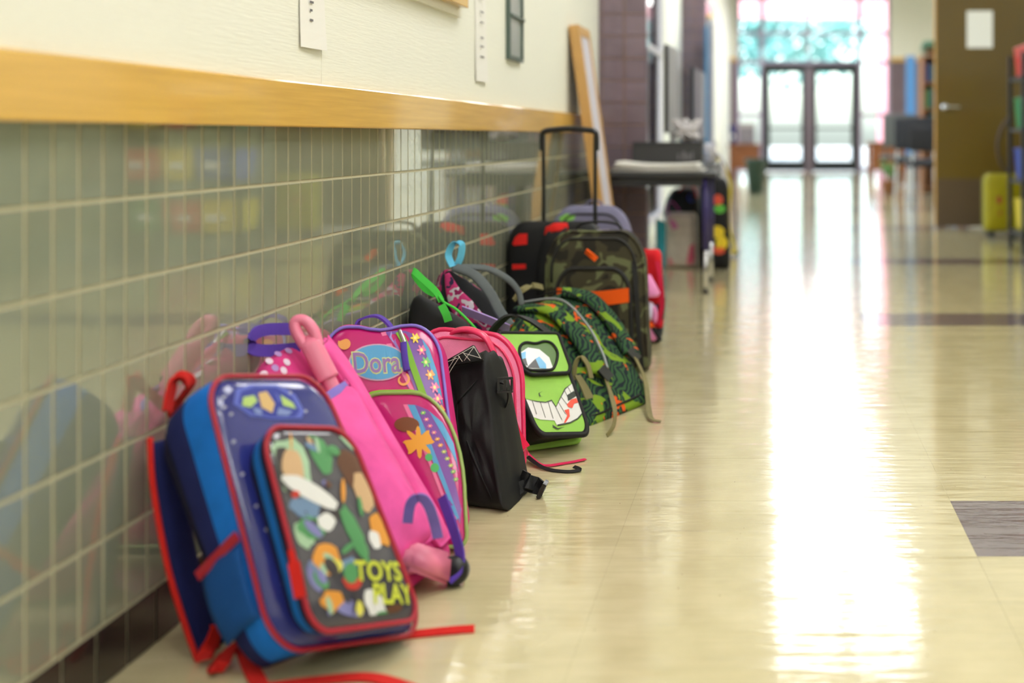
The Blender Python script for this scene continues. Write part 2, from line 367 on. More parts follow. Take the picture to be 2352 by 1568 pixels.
# ---- left wall: cream panels above, tiled wainscot below
wl = struct(link('wall_left', mesh('wall_left', *box((-1.02, -7, 0), (WX-.0014, 5.86, .73)), GROUT)))
for a, b in ((-7, -.18), (-.18, 2.26), (2.26, 5.86)):
    link('wall_panel', mesh('wall_panel', *box((-1.02, a+.0008, .73), (WX, b-.0008, CZ), .0008), CREAM), wl)
TW, TH = .053, .108; TY0 = 1.3646; TZ0 = .079
def tile_geo(d, wy, hz, b=.0008, g=.0023):   # a glazed tile standing proud of its grout, softened rim
    y0, y1, z0, z1 = g, wy-g, g, hz-g
    vs = [(0, y0, z0), (0, y1, z0), (0, y1, z1), (0, y0, z1), (d-.0007, y0, z0), (d-.0007, y1, z0), (d-.0007, y1, z1), (d-.0007, y0, z1), (d, y0+b, z0+b), (d, y1-b, z0+b), (d, y1-b, z1-b), (d, y0+b, z1-b)]
    fs = [(0, 1, 5, 4), (1, 2, 6, 5), (2, 3, 7, 6), (3, 0, 4, 7), (4, 5, 9, 8), (5, 6, 10, 9), (6, 7, 11, 10), (7, 4, 8, 11), (8, 9, 10, 11)]
    return vs, fs
tg = tile_geo(.006, TW, TH); EDGE = mat('unglazed_tile_edge', (150, 148, 122), .7); tme = mesh('tile', *tg, [TILE, EDGE], mi=[1]*8+[0]); bv, bf = [], []; cnt = 0
for i in range(-30, 85):
    for r in range(6):
        y, z = TY0+i*TW, TZ0+r*TH
        one = (-2 <= i < 58 and r >= 2) or (-2 <= i < 28 and r < 2)
        ry, rz = random.gauss(0, .0007), random.gauss(0, .0014)
        if one:
            o = link('tile', tme, wl, (WX-.006, y, z)); o.rotation_euler = (0, ry, rz)
        else:
            R_ = Matrix.Rotation(rz, 3, 'Z') @ Matrix.Rotation(ry, 3, 'Y'); k = len(bv)
            bv += [R_ @ Vector(v)+Vector((WX-.006, y, z)) for v in tg[0]]; bf += [tuple(q+k for q in f) for f in tg[1]]
o = link('wall_tiles_beyond', mesh('wall_tiles_beyond', bv, bf, [TILE, EDGE], mi=([1]*8+[0])*(len(bf)//9)), wl); o['kind'] = 'stuff'
bl = struct(link('baseboard_left', mesh('baseboard_left', *box((-.857, -7, 0), (WX-.003, 5.86, TZ0-.001)), GROUT)))
bme = mesh('base_tile', *tile_geo(.006, .0725, TZ0-.001), BASET)
for i in range(-3, 62): link('base_tile', bme, bl, (WX-.005, 1.29+i*.0725, .0))
rail = struct(link('trim_1', mesh('trim_1', *box((-.86, -7, .717), (-.832, 5.86, .797), .003, 2), RAILM)))
# ---- the two plum-tiled piers and the window bays behind them
def pier(name, y, wid=.234, n=None):
    p = struct(link(name, mesh(name, *box((WX-.15, y+.004, 0), (WX+wid-.004, y+.115, CZ)), PGROUT)))
    me = mesh('pier_tile', *box((.0022, 0, .0022), (.1058, .006, .1058), .0012), PURT); ms = mesh('pier_side_tile', *box((0, .0015, .0015), (.006, .1065, .1065), .0012), PURT)
    me2 = mesh('pier_cut_tile', *box((.0015, 0, .0015), (.016, .006, .1065), .0012), PURT)
    for r in range(28):
        for c in range(2): link('pier_tile', me, p, (WX+wid-.109*(c+1)+.001, y-.002, r*.1085))
        link('pier_tile', me2, p, (WX, y-.002, r*.1085))
        link('pier_tile', ms, p, (WX+wid-.006, y+.006, r*.1085))
pier('wall_pier_1', 5.86); pier('wall_pier_2', 11.16)
def bay(name, y0, y1, o0, o1, z0=.08, z1=2.6):
    g = join(box((-.90, y0, 0), (WX, o0, CZ)), box((-.90, o1, 0), (WX, y1, CZ)), box((-.90, o0, z1), (WX, o1, CZ)), box((-.90, o0, 0), (WX, o1, z0)))
    return struct(link(name, mesh(name, *g, CREAM)))
bay('wall_left_bay_1', 5.975, 11.164, 6.5, 9.37); bay('wall_left_bay_2', 11.275, YE, 12.6, 17.4)
WFR = mat('pale_window_frame', (206, 200, 206), .4)
def window(name, y0, y1, z0, z1, nv, nh):
    x = -.878; wn = struct(link(name, mesh(name, *join(box((x-.015, y0, z0), (x+.015, y0+.03, z1)), box((x-.015, y1-.03, z0), (x+.015, y1, z1)), box((x-.015, y0, z0), (x+.015, y1, z0+.05)), box((x-.015, y0, z1-.05), (x+.015, y1, z1))), WFR)))
    for i in range(1, nv): y = y0+(y1-y0)*i/nv; link('mullion', mesh('mullion', *box((x-.012, y-.025, z0), (x+.012, y+.025, z1)), WFR), wn)
    for i in range(1, nh): z = z0+(z1-z0)*i/nh; link('mullion', mesh('mullion', *box((x-.01, y0, z-.02), (x+.01, y1, z+.02)), WFR), wn)
    for i in range(nv):
        for k in range(nh):
            a, b = y0+(y1-y0)*i/nv, y0+(y1-y0)*(i+1)/nv; c, d = z0+(z1-z0)*k/nh, z0+(z1-z0)*(k+1)/nh
            link('pane', mesh('pane', *box((x-.003, a+.02, c+.02), (x+.003, b-.02, d-.02)), GLASS), wn)
window('window_1', 6.5, 9.37, .08, 2.6, 2, 2); window('window_2', 12.6, 17.4, .08, 2.6, 3, 2)
# ---- right wall, lobby, back wall, ceiling
YELW = mat('ochre_wainscot', (176, 140, 60), .4, coat=.3); SAGE = mat('sage_wainscot', (118, 124, 96), .25, coat=.5)
g = box((RX, -7, .8), (RX+.2, 9.95, CZ)); struct(link('wall_right', mesh('wall_right', *g, CREAM)))
struct(link('trim_2', mesh('trim_2', *box((RX-.015, -7, 0), (RX+.2, 9.95, .8)), SAGE)))
struct(link('wall_lobby_front', mesh('wall_lobby_front', *box((RX+.2, 9.75, 0), (LX+.2, 9.95, CZ)), CREAM)))
struct(link('wall_lobby_right', mesh('wall_lobby_right', *join(box((LX, 9.95, 0), (LX+.2, 10.8, CZ)), box((LX, 17.6, 0), (LX+.2, YE, CZ)), box((LX, 10.8, 0), (LX+.2, 17.6, .4)), box((LX, 10.8, 2.9), (LX+.2, 17.6, CZ))), CREAM)))
wn = struct(link('window_4', mesh('window_4', *join(box((LX+.08, 10.8, .4), (LX+.14, 17.6, .46)), box((LX+.08, 10.8, 2.84), (LX+.14, 17.6, 2.9)), box((LX+.08, 10.8, .46), (LX+.14, 10.86, 2.84)), box((LX+.08, 17.54, .46), (LX+.14, 17.6, 2.84))), WFR)))
for k in range(5):
    ya_ = 10.86+k*1.336; link('pane', mesh('pane', *box((LX+.105, ya_+.03, .46), (LX+.115, ya_+1.306, 2.84)), GLASS), wn)
    if k: link('mullion', mesh('mullion', *box((LX+.08, ya_-.03, .46), (LX+.14, ya_+.03, 2.84)), WFR), wn)
struct(link('wall_back', mesh('wall_back', *box((-1.02, -7.2, 0), (RX+.2, -7, CZ)), CREAM)))
struct(link('ceiling', mesh('ceiling', *box((-1.02, -7.2, CZ), (LX+.2, YE+.2, CZ+.15)), CEIL)))
for i, y in enumerate([-5, -2.6, -.2, 2.2, 4.9, 9.9, 11.7, 13.5, 15.6, 17.7, 19.8, 22.0]):
    for k, x in enumerate((.0, .62)):
        t = Thing('ceiling_light', 'bright white fluorescent panel light hung along the corridor ceiling', 'light', (x+.29, y, CZ), 'ceiling panel lights')
        t.add('frame', join(box((x, y-.6, LZ-.03), (x+.03, y+.6, LZ)), box((x+.55, y-.6, LZ-.03), (x+.58, y+.6, LZ)), box((x+.03, y-.6, LZ-.03), (x+.55, y-.57, LZ)), box((x+.03, y+.57, LZ-.03), (x+.55, y+.6, LZ)), box((x+.03, y-.57, LZ-.006), (x+.55, y+.57, LZ))), CEIL, False)
        t.add('diffuser', box((x+.031, y-.569, LZ-.022), (x+.549, y+.569, LZ-.01)), LAMPM, False)
        for yr in (y-.5, y+.5): t.add('rod', box((x+.285, yr-.005, LZ), (x+.295, yr+.005, CZ-.001)), CEIL, False)
# ---- glazed end of the corridor with its double door
we = struct(link('wall_end', mesh('wall_end', *join(box((-1.02, YE, 2.27), (-.718, YE+.2, CZ)), box((2.337, YE, 2.27), (LX+.2, YE+.2, CZ))), CREAM)))
link('plum_wainscot', mesh('plum_wainscot', *join(box((-1.02, YE, 0), (-.718, YE+.2, 2.2)), box((2.337, YE, 0), (LX+.2, YE+.2, 2.2))), PURT), we)
struct(link('trim_3', mesh('trim_3', *join(box((-1.0, YE-.02, 2.2), (-.718, YE+.1, 2.27)), box((2.337, YE-.02, 2.2), (LX, YE+.1, 2.27))), RAILM)))
FR3 = mat('lilac_grey_frame', (160, 148, 172), .4)
wn = struct(link('window_3', mesh('window_3', *join(box((-.718, YE, 0), (-.66, YE+.1, CZ)), box((2.28, YE, 0), (2.337, YE+.1, CZ)), box((-.66, YE, CZ-.08), (2.28, YE+.1, CZ))), FR3)))
for x in (-.24, 1.70): link('mullion', mesh('mullion', *box((x-.02, YE, 0), (x+.07, YE+.1, CZ-.08)), FR3), wn)
link('mullion', mesh('mullion', *box((.69, YE, 2.18), (.74, YE+.1, CZ-.08)), FR3), wn)
for z, a, b in ((2.72, -.66, 2.28), (2.14, -.66, 2.28), (1.1, -.66, -.24), (1.1, 1.75, 2.28), (.02, -.66, -.24), (.02, 1.75, 2.28)): link('mullion', mesh('mullion', *box((a, YE+.01, z), (b, YE+.09, z+.07)), FR3), wn)
for a, b in ((-.66, -.24), (-.19, .69), (.74, 1.7), (1.75, 2.28)):
    for c, d in ((2.19, 2.72), (2.77, CZ-.08)): link('pane', mesh('pane', *box((a, YE+.045, c), (b, YE+.055, d)), GLASS), wn)
    if a in (-.66, 1.75):
        for c, d in ((.07, 1.1), (1.15, 2.14)): link('pane', mesh('pane', *box((a, YE+.045, c), (b, YE+.055, d)), GLASS), wn)
struct(link('trim_4', mesh('trim_4', *join(box((-.19, YE-.03, 0), (-.13, YE+.12, 2.14)), box((1.63, YE-.03, 0), (1.69, YE+.12, 2.14)), box((-.13, YE-.03, 2.07), (1.63, YE+.12, 2.14))), DKGR)))
struct(link('trim_5', mesh('trim_5', *box((.64, YE-.03, 0), (.80, YE+.12, 2.07)), mat('grey_door_post', (112, 100, 112), .4))))
for n_, a, b in (('door_2', -.13, .64), ('door_3', .80, 1.63)):
    d = struct(link(n_, mesh(n_, *join(box((a, YE, .02), (a+.07, YE+.05, 2.07)), box((b-.07, YE, .02), (b, YE+.05, 2.07)), box((a+.07, YE, 1.98), (b-.07, YE+.05, 2.07)), box((a+.07, YE, .02), (b-.07, YE+.05, .22))), DKGR)))
    link('push_bar', mesh('push_bar', *box((a+.02, YE-.06, .85), (b-.02, YE, .89), .008), DKGR), d)
    link('pane', mesh('pane', *box((a+.07, YE+.02, .22), (b-.07, YE+.03, 1.98)), GLASS), d)
# ---- yellow classroom door standing open on the right
DOORY = mat('shaded_yellow_door_paint', (92, 71, 10), .35, coat=.2, var=.04, vscale=2)  # corner darkening and shade on the yellow door are put into its colour
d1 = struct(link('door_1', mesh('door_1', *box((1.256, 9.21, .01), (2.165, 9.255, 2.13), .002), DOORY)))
link('kick_plate', mesh('kick_plate', *box((1.262, 9.204, .012), (2.16, 9.21, .378), .001), mat('brown_kick_plate', (82, 64, 42), .4)), d1)
link('edge_strip', mesh('edge_strip', *box((1.248, 9.206, .01), (1.256, 9.259, 2.13)), mat('tan_edge', (190, 140, 60), .4)), d1)
hd = join(lathe([(.026, -.006), (.026, .006)], (1.32, 9.203, .93), 16, Matrix.Rotation(math.pi/2, 3, 'X')), tube([(1.32, 9.205, .93), (1.32, 9.16, .93), (1.335, 9.15, .93), (1.43, 9.15, .925)], .009))
link('door_handle', mesh('door_handle', *hd, CHR, True), d1)
solo('door_notice', 'white sheet of paper taped on the yellow door', 'paper', box((1.492, 9.2035, 1.383), (1.69, 9.2095, 1.668)), WHT, (1.59, 9.2095, 1.383), False)
# ---- outdoors
GRND = mat('sunlit_paving', (190, 188, 180), .9, var=.1, vscale=.5); struct(link('ground', mesh('ground', *join(box((-30, YE+.2, -.3), (40, 90, -.05)), box((-40, -7, -.3), (-.95, YE+.2, -.05)), box((LX+.25, -7, -.3), (40, YE+.2, -.05))), GRND)))
bd = Thing('brick_portico', 'pale pink brick portico outside the glass doors', 'portico', (.9, 27.6, -.05)); PB = mat('pink_brick', (214, 150, 160), .9, var=.1, vscale=2)
bd.add('lintel', box((-1.9, 27.4, 3.42), (3.2, 27.8, 4.3)), PB, False)
for x in (-1.9, 2.42): bd.add('post', box((x, 27.4, -.05), (x+.32, 27.8, 3.42)), PB, False)
def tree(x, y, h, r, label, c):
    t = Thing('tree', label, 'tree', (x, y, -.05), 'trees outside')
    t.add('trunk', tube([(x, y, -.05), (x+.05, y, h*.3), (x-.04, y+.05, h*.75)], lambda q: .14*(1-.6*q)), BROWN)
    vs, fs = [], []; rg = random.Random(int(x*31+y))
    for k in range(1500):
        a = Vector((rg.gauss(0, 1), rg.gauss(0, 1), rg.gauss(0, 1))).normalized()*rg.uniform(.45, 1); p = Vector((x+a.x*r, y+a.y*r, h*.68+a.z*h*.36)); q = Vector((rg.gauss(0, 1), rg.gauss(0, 1), rg.gauss(0, 1))).normalized(); s_ = q.orthogonal()*.16; u_ = q.cross(s_).normalized()*.1; b = len(vs)
        vs += [p-s_, p-u_, p+s_, p+u_]; fs.append((b, b+1, b+2, b+3))
    o = t.add('foliage', (vs, fs), mat(c[0], c[1], .7), False); o['kind'] = 'stuff'
tree(-1.6, 36, 6.5, 2.6, 'leafy tree left of the glass doors outside', ('leaf_teal', (104, 160, 156))); tree(1.2, 44, 7, 2.4, 'leafy tree seen through the glass above the doors', ('leaf_pale', (116, 170, 164)))
tree(-6, 9, 5, 1.8, 'leafy tree outside the nearer side window', ('leaf_pale', (0, 0, 0))); tree(-6, 17, 5, 1.9, 'leafy tree outside the farther side window', ('leaf_teal', (0, 0, 0)))
# ---- things on the left wall
yy = lambda px: F*.85/(CX-px)
def paper_strip(label, ya, yb, z0, z1, lines, rg):
    t = Thing('wall_notice', label, 'paper', (WX+.001, (ya+yb)/2, z0)); n = 10; vs, fs = [], []
    for i in range(n+1):
        z = z0+(z1-z0)*i/n; lift = .001+.008*(1-i/n)**3
        for y, e in ((ya, .4), (yb, 1)): vs.append((WX+.001+lift*e, y, z)); 
    for i in range(n): fs.append((2*i, 2*i+1, 2*i+3, 2*i+2))
    bm = bmesh.new(); me = mesh('t', vs, fs, WHT); bm.from_mesh(me); bmesh.ops.solidify(bm, geom=bm.faces[:], thickness=.0006); g = bm_geo(bm)
    t.add('sheet', g, WHT, False)
    gs = []
    for (a, b, z) in lines: gs.append(box((WX+.0022+rg, ya+(yb-ya)*a, z), (WX+.0026+rg, ya+(yb-ya)*b, z+.004)))
    t.add('print', join(*gs), INK, False)
paper_strip('long white paper notice hanging above the maple rail', yy(688), yy(742), .862, 1.16, [(.35, .75, 1.0), (.3, .9, .975), (.3, .85, .965), (.35, .5, .945), (.35, .45, .93), (.35, .48, .912)], .0035)
paper_strip('narrow white paper strip taped beside the metal plate', yy(1092), yy(1116), .86, 1.2, [(.3, .6, 1.1), (.3, .6, 1.06), (.3, .6, 1.03), (.35, .6, .985), (.3, .6, .96), (.3, .65, .93)], .005)
ya, yb = yy(1163), yy(1195)
t = Thing('wall_plate', 'framed grey metal plate on the cream wall', 'plate', (WX, ya, .948)); GP = mat('green_grey_frame', (88, 104, 98), .4, .3)
t.add('plate', box((WX, ya+.01, .955), (WX+.008, yb-.01, 1.35)), mat('brushed_plate', (176, 184, 182), .3, .6), False)
t.add('frame', join(box((WX, ya, .948), (WX+.014, ya+.014, 1.36)), box((WX, yb-.012, .948), (WX+.014, yb, 1.36)), box((WX, ya+.014, .948), (WX+.014, yb-.012, .962))), GP, False)
for z in (1.085,):
    t.add('clip', box((WX+.008, ya+.012, z), (WX+.018, yb+.004, z+.012), .002), GP, False)
t = Thing('bulletin_board', 'maple framed notice board high on the cream wall', 'board', (WX, 2.6, 1.02))
t.add('backing', box((WX, 1.9, 1.022), (WX+.012, 3.24, 1.9)), CREAM, False); t.add('frame', join(box((WX+.012, 1.9, 1.045), (WX+.035, 3.215, 1.1), .002), box((WX+.012, 3.16, 1.1), (WX+.035, 3.215, 1.9), .002)), RAILM, False); t.add('cork', box((WX+.012, 1.9, 1.1), (WX+.018, 3.16, 1.9)), mat('cork', (196, 150, 100), .9), False)
# ---- framed whiteboard leaning on the wall
t = Thing('framed_whiteboard', 'tall wood framed whiteboard leaning on edge against the cream wall', 'board', (-.66, 5.1, 0))
def lean(y0, y1, d0, d1, z0=0., z1=1.):
    A0 = V(-.655, 0, 0.0); B0 = V(-.815, 0, 1.165); ax = (B0-A0); nn = V(ax.z, 0, -ax.x).normalized(); c = []
    for q in (d0, d1):
        for (y, s_) in ((y0, z0), (y1, z0), (y1, z1), (y0, z1)): c.append(A0+ax*s_+nn*q+V(0, y, 0))
    return hexa(c)
t.add('frame', join(lean(4.96, 5.0, -.032, .008), lean(5.235, 5.27, -.032, .008), lean(5.0, 5.235, -.032, .008, 0, .035), lean(5.0, 5.235, -.032, .008, .965, 1)), WOOD, False)
t.add('white_panel', lean(5.0, 5.235, -.02, .004, .035, .965), mat('white_laminate', (225, 222, 236), .3), False)
# ================================================================== BAGS ALONG THE WALL
NAVY = fab('navy_nylon', (28, 36, 92)); DNAVY = fab('dark_navy_nylon', (20, 24, 58)); BBLUE = fab('bright_blue_nylon', (22, 112, 206)); REDW = fab('red_webbing', (206, 36, 30), var=.04); REDP = vin('red_piping', (176, 28, 52))
SLATE = vin('slate_print', (74, 72, 82), rough=.12, coat=.6); SPACE = vin('space_print', (44, 50, 128), rough=.18, coat=.5)
def vc(n, c): return vin('print_'+n, c, rough=.38, coat=.08)
# ---------------------------------------------------------------- 1 blue backpack, nearest
C = [at(632, 1498, 1.50), at(988, 1455, 1.66), at(738, 858, 1.74), at(474, 858, 1.58), at(556, 1562, 1.54), V(-.566, 1.74, .002), V(-.745, 1.78, .275), at(336, 985, 1.60)]
B = Soft(C, rb=(.35, .16), rt=(.4, .13), bulge=.10, side=.05, wr=.02, seed=1)
T = Thing('school_backpack', 'bright blue backpack with a red-piped picture pocket, nearest of the row', 'backpack', V(-.66, 1.62, 0), 'school bags along the wall')
T.add('body', B.geo(lambda i: 0 if i < 5 else 1 if i < 7 else 2 if i < 10 else 3), [DNAVY, NAVY, BBLUE, SPACE])
T.add('piping', B.piping(.0035, .955), REDP)
SP = [(3, uvs(B, [(x-4, y), (x, y-5), (x+5, y), (x, y+5)])) for x, y in ((520, 905), (533, 948), (540, 1010), (560, 1085), (590, 1160), (612, 1215), (640, 1300), (650, 1340), (520, 930), (668, 900), (700, 945), (735, 1400))]
EM = [(0, uvs(B, [(538+5*0, 925), (545, 890), (580, 876), (640, 878), (680, 905), (698, 945), (690, 962), (620, 962), (575, 955)])), (1, uvs(B, [(550, 925), (556, 897), (588, 884), (638, 886), (672, 910), (686, 944), (676, 958), (620, 957), (582, 950)]), .0004),
      (2, uvs(B, [(560, 910), (585, 905), (592, 920), (575, 935), (556, 930)]), .0008), (2, uvs(B, [(645, 905), (672, 925), (678, 940), (650, 930)]), .0008), (4, uvs(B, [(595, 900), (615, 895), (632, 925), (625, 948), (600, 935)]), .0008), (5, uvs(B, [(580, 935), (600, 940), (600, 955), (585, 950)]), .0008), (5, uvs(B, [(640, 935), (670, 945), (660, 955), (635, 952)]), .0008)]
PALE = [vc('periwinkle', (92, 104, 196)), vc('royal', (44, 56, 150)), vc('lime', (178, 206, 118)), vc('star_grey', (170, 170, 196)), vc('sand', (214, 178, 120)), vc('haze', (128, 144, 196))]
T.add('printed_emblem', B.decal(EM), PALE, False); o = T.add('printed_stars', B.decal(SP), PALE, False); o['kind'] = 'stuff'
PC = [at(722, 1455, 1.492), at(972, 1422, 1.625), at(802, 982, 1.66), at(598, 976, 1.54)]
bk = [B.map(*q, .93) for q in ((-.72, .06), (.72, .06), (.72, .72), (-.72, .72))]
PK = Soft(PC+bk, rb=(.3, .13), rt=(.45, .16), bulge=.14, side=.03, wr=.015, seed=2)
pk = T.add('front_pocket', PK.geo(lambda i: 0 if i < 6 else 1 if i < 8 else 0 if i < 10 else 2), [DNAVY, BBLUE, SLATE])
T.add('piping', PK.piping(.0035, .96), REDP, parent=pk)
def pp(m, pts, o=0): return (m, [(max(-.9, min(.9, a)), max(.05, min(.95, b))) for a, b in uvs(PK, pts)], o)
def blob(cx, cy, rx, ry, rot=0, n=14, sd=0):
    rg = random.Random(sd or int(cx*7+cy)); r_ = math.radians(rot); out = []
    for k in range(n):
        a = 2*math.pi*k/n; q = rg.uniform(.82, 1.1); x, y = rx*q*math.cos(a), ry*q*math.sin(a); out.append((cx+x*math.cos(r_)-y*math.sin(r_), cy+x*math.sin(r_)+y*math.cos(r_)))
    return out
PAL = [vc('mint', (166, 200, 166)), vc('white', (226, 226, 226)), vc('leaf', (84, 150, 96)), vc('umber', (98, 62, 44)), vc('tan', (206, 170, 130)), vc('steel', (112, 140, 176)), vc('orange', (224, 152, 60)), vc('red', (200, 60, 50)), vc('lilac', (130, 130, 186)), vc('yellow', (222, 216, 96)), vc('charcoal', (62, 56, 60))]
ART = [pp(0, blob(668, 1075, 46, 80, -20)), pp(10, blob(664, 1080, 34, 62, -20), .0004), pp(4, blob(672, 1070, 24, 44, -12), .0008), pp(2, blob(735, 1040, 22, 56, -24)), pp(1, blob(712, 1130, 78, 20, 32), .0012), pp(5, blob(700, 1165, 36, 24, 20), .0004), pp(7, blob(676, 1135, 9, 9), .0016),
       pp(3, blob(806, 1080, 26, 56, -20)), pp(4, blob(834, 1130, 22, 52, -22), .0004), pp(2, blob(712, 1212, 34, 24, 30), .0004), pp(1, blob(746, 1200, 22, 22, 0), .0008), pp(2, blob(806, 1215, 18, 60, -24), .0004), pp(6, blob(870, 1215, 20, 44, -24), .0004), pp(1, blob(858, 1240, 14, 24, -20), .0008), pp(6, blob(748, 1285, 30, 36, -20), .0004), pp(9, blob(766, 1300, 18, 16), .0008),
       pp(8, blob(726, 1320, 18, 40, -20)), pp(7, blob(808, 1338, 24, 18, 10), .0004), pp(5, blob(800, 1300, 20, 20), .0004), pp(6, blob(762, 1380, 26, 26, 30), .0004), pp(8, blob(800, 1395, 44, 18, 20), .0002), pp(1, blob(862, 1390, 22, 40, -30), .0006), pp(9, blob(826, 1398, 9, 20, -10), .0009), pp(2, blob(880, 1412, 16, 10), .0009), pp(3, blob(905, 1400, 24, 12, -20)), pp(0, blob(700, 1225, 20, 36, -20)), pp(0, blob(640, 1050, 16, 36, -20))]
rg_ = random.Random(11)
for k in range(34):
    u_, v_ = rg_.uniform(-.78, .78), rg_.uniform(.08, .92)
    if v_ < .34 and u_ > -.05: continue
    ART.append((rg_.choice((0, 0, 1, 2, 2, 3, 4, 5, 5, 6, 8, 10, 10)), ell(u_, v_, rg_.uniform(.05, .17), rg_.uniform(.015, .05), 9, rg_.uniform(-1, 1)), .0003+.00004*k))
T.add('printed_picture', PK.decal(ART), PAL, False, parent=pk)
YT = vc('chartreuse', (206, 214, 70))
g1 = text_geo('TOYS', PK, *uv(PK, 866, 1312), .46, .05, .003, .03, .04, -.012); g2 = text_geo('PLAY', PK, *uv(PK, 902, 1364), .38, .05, .003, .03, .04, -.012)
T.add('lettering', join(g1, g2), YT, False, parent=pk)
# side pocket with its red hem
def side_patch(S, u, v0, v1, w0, w1, off, n=8):
    vs, fs = [], []
    for i in range(n+1):
        for j in range(n+1):
            w_ = w0+(w1-w0)*j/n; v_ = v0+(v1-v0)*i/n; k = 1+S.side*math.sin(math.pi*w_)+off+.05*math.sin(math.pi*i/n)
            vs.append(S.map(u*k, v_, w_))
    for i in range(n):
        for j in range(n): a = i*(n+1)+j; fs.append((a, a+1, a+n+2, a+n+1))
    me = mesh('t', vs, fs, BLK); bm = bmesh.new(); bm.from_mesh(me); bmesh.ops.recalc_face_normals(bm, faces=bm.faces); bmesh.ops.solidify(bm, geom=bm.faces[:], thickness=.002); return bm_geo(bm)
sp_ = T.add('side_pocket', side_patch(B, -1, .13, .40, .06, .93, .03), fab('blue_nylon', (22, 78, 150)))
T.add('hem', ribbon([B.map(-1.085, .405+.01*w_, w_) for w_ in (.04, .3, .6, .95)], .013, .003, B.map(-1, .5, .5)-B.map(-1, .3, .5)), REDP, False, parent=sp_)
T.add('zip_pull', ribbon([at(668, 1262, 1.505), at(676, 1300, 1.50), at(690, 1372, 1.495)], lambda q: .007 if q < .4 else .014, .003, (1, .2, 0)), [REDW], False, parent=pk)
T.add('grab_loop', ribbon([at(384, 945, 1.63), at(398, 880, 1.645), at(420, 868, 1.66), at(436, 885, 1.68), at(408, 925, 1.69), at(392, 955, 1.70)], .022, .004, (0, 1, 0)), REDW, False)
st = T.add('shoulder_strap', ribbon([at(378, 1010, 1.63), at(392, 1120, 1.625), at(424, 1300, 1.63), at(470, 1450, 1.64), at(494, 1500, 1.645)], .05, .012, (.25, 1, 0), pad=True), NAVY)
T.add('strap_edging', tube([at(344, 1005, 1.60), at(352, 1120, 1.585), at(385, 1300, 1.585), at(430, 1450, 1.60), at(458, 1525, 1.60)], .0042, 6), REDW, parent=st)
T.add('webbing', ribbon([fl(470, 1535)+V(0, 0, .012), at(478, 1490, 1.60), at(500, 1440, 1.62), at(490, 1500, 1.63), fl(500, 1555)+V(0, 0, .012), fl(545, 1510)+V(0, 0, .02), fl(575, 1545)+V(0, 0, .008), fl(600, 1585)+V(0, 0, .004)], .02, .0022, (.3, 1, .2)), REDW, False, parent=st)
T.add('webbing', ribbon([fl(600, 1585)+V(0, 0, .004), fl(720, 1570)+V(0, 0, .004), fl(850, 1560)+V(0, 0, .003), fl(960, 1590)+V(0, 0, .002)], .022, .002, (0, 1, 0)), REDW, False, parent=st)
T.add('webbing', ribbon([fl(860, 1474)+V(0, 0, .003), fl(960, 1462)+V(0, 0, .004), fl(1040, 1455)+V(0, 0, .005), fl(1090, 1450)+V(0, 0, .004)], .012, .003, (0, 1, .6)), REDW, False, parent=st)
# ---------------------------------------------------------------- 2 pink wheeled bag
PINK = fab('bubblegum_nylon', (238, 92, 166)); PINKD = fab('deep_pink_nylon', (206, 56, 128)); PINKH = vin('pale_pink_plastic', (238, 130, 160), rough=.35); VIOL = fab('violet_webbing', (92, 66, 170)); LAV = fab('periwinkle_trim', (134, 118, 200))
C = [at(895, 1395, 1.765), at(1062, 1275, 1.92), at(748, 752, 2.08), at(590, 842, 1.87), V(-.655, 1.80, .004), V(-.60, 1.98, .004), V(-.83, 2.10, .33), V(-.845, 1.90, .30)]
B = Soft(C, rb=(.3, .1), rt=(.5, .13), bulge=.06, side=.04, wr=.03, seed=3)
T = Thing('wheeled_backpack', 'plain pink wheeled backpack with pull handle lying behind the blue backpack', 'backpack', V(-.62, 1.88, 0), 'school bags along the wall')
T.add('body', B.geo(), PINKD)  # deeper pink puts the crease shade between sleeve and flank into the colour
DT = [(k % 2, ell(*uv(B, x, y), .07, .016, 12)) for k, (x, y) in enumerate(((612, 852), (634, 842), (652, 850), (668, 800), (624, 822), (645, 805), (660, 830)))]
T.add('printed_dots', B.decal(DT), [vc('dot_white', (226, 206, 226)), vc('dot_lilac', (172, 132, 196))], False)
def sub(S, u0, u1, v0, v1, up, w0=.9, **k):
    q = [S.front(u0, v0, up), S.front(u1, v0, up), S.front(u1, v1, up), S.front(u0, v1, up)]; b = [S.map(a, c, w0) for a, c in ((u0, v0), (u1, v0), (u1, v1), (u0, v1))]
    return Soft(q+b, **k)
SL = sub(B, -.8, .40, .1, .76, .030, rb=(.3, .08), rt=(.12, .03), bulge=.6, side=.02, wr=.12, seed=4, edge=4)
sl = T.add('handle_sleeve', SL.geo(), PINK)
T.add('hem', ribbon([SL.front(u_, .975, .002) for u_ in (-.98, -.4, 0, .4, .98)], .02, .004, SL.map(0, 1, 1)-SL.map(0, .8, 1)), LAV, False, parent=sl)
LB = sub(B, .50, .99, .06, .95, .018, rb=(.6, .06), rt=(.7, .1), bulge=.6, side=.02, wr=.1, seed=5, edge=4)
T.add('padded_flank', LB.geo(), PINK)
ax = lambda t_, dx=0: (at(760, 880, 1.95)).lerp(at(700, 762, 1.965), t_)
d_ = (ax(1)-ax(0)).normalized(); sd = V(1, .25, 0)
hn = T.add('pull_handle', ribbon([ax(-.3), ax(.1)], .022, .018, sd, pad=True), PINKH)
T.add('grip_block', ribbon([ax(.08), ax(.12), ax(.4), ax(.72), ax(.76)], lambda q: .034 if .1 < q < .9 else .028, .03, sd, n=3, pad=True), PINKH, parent=hn)
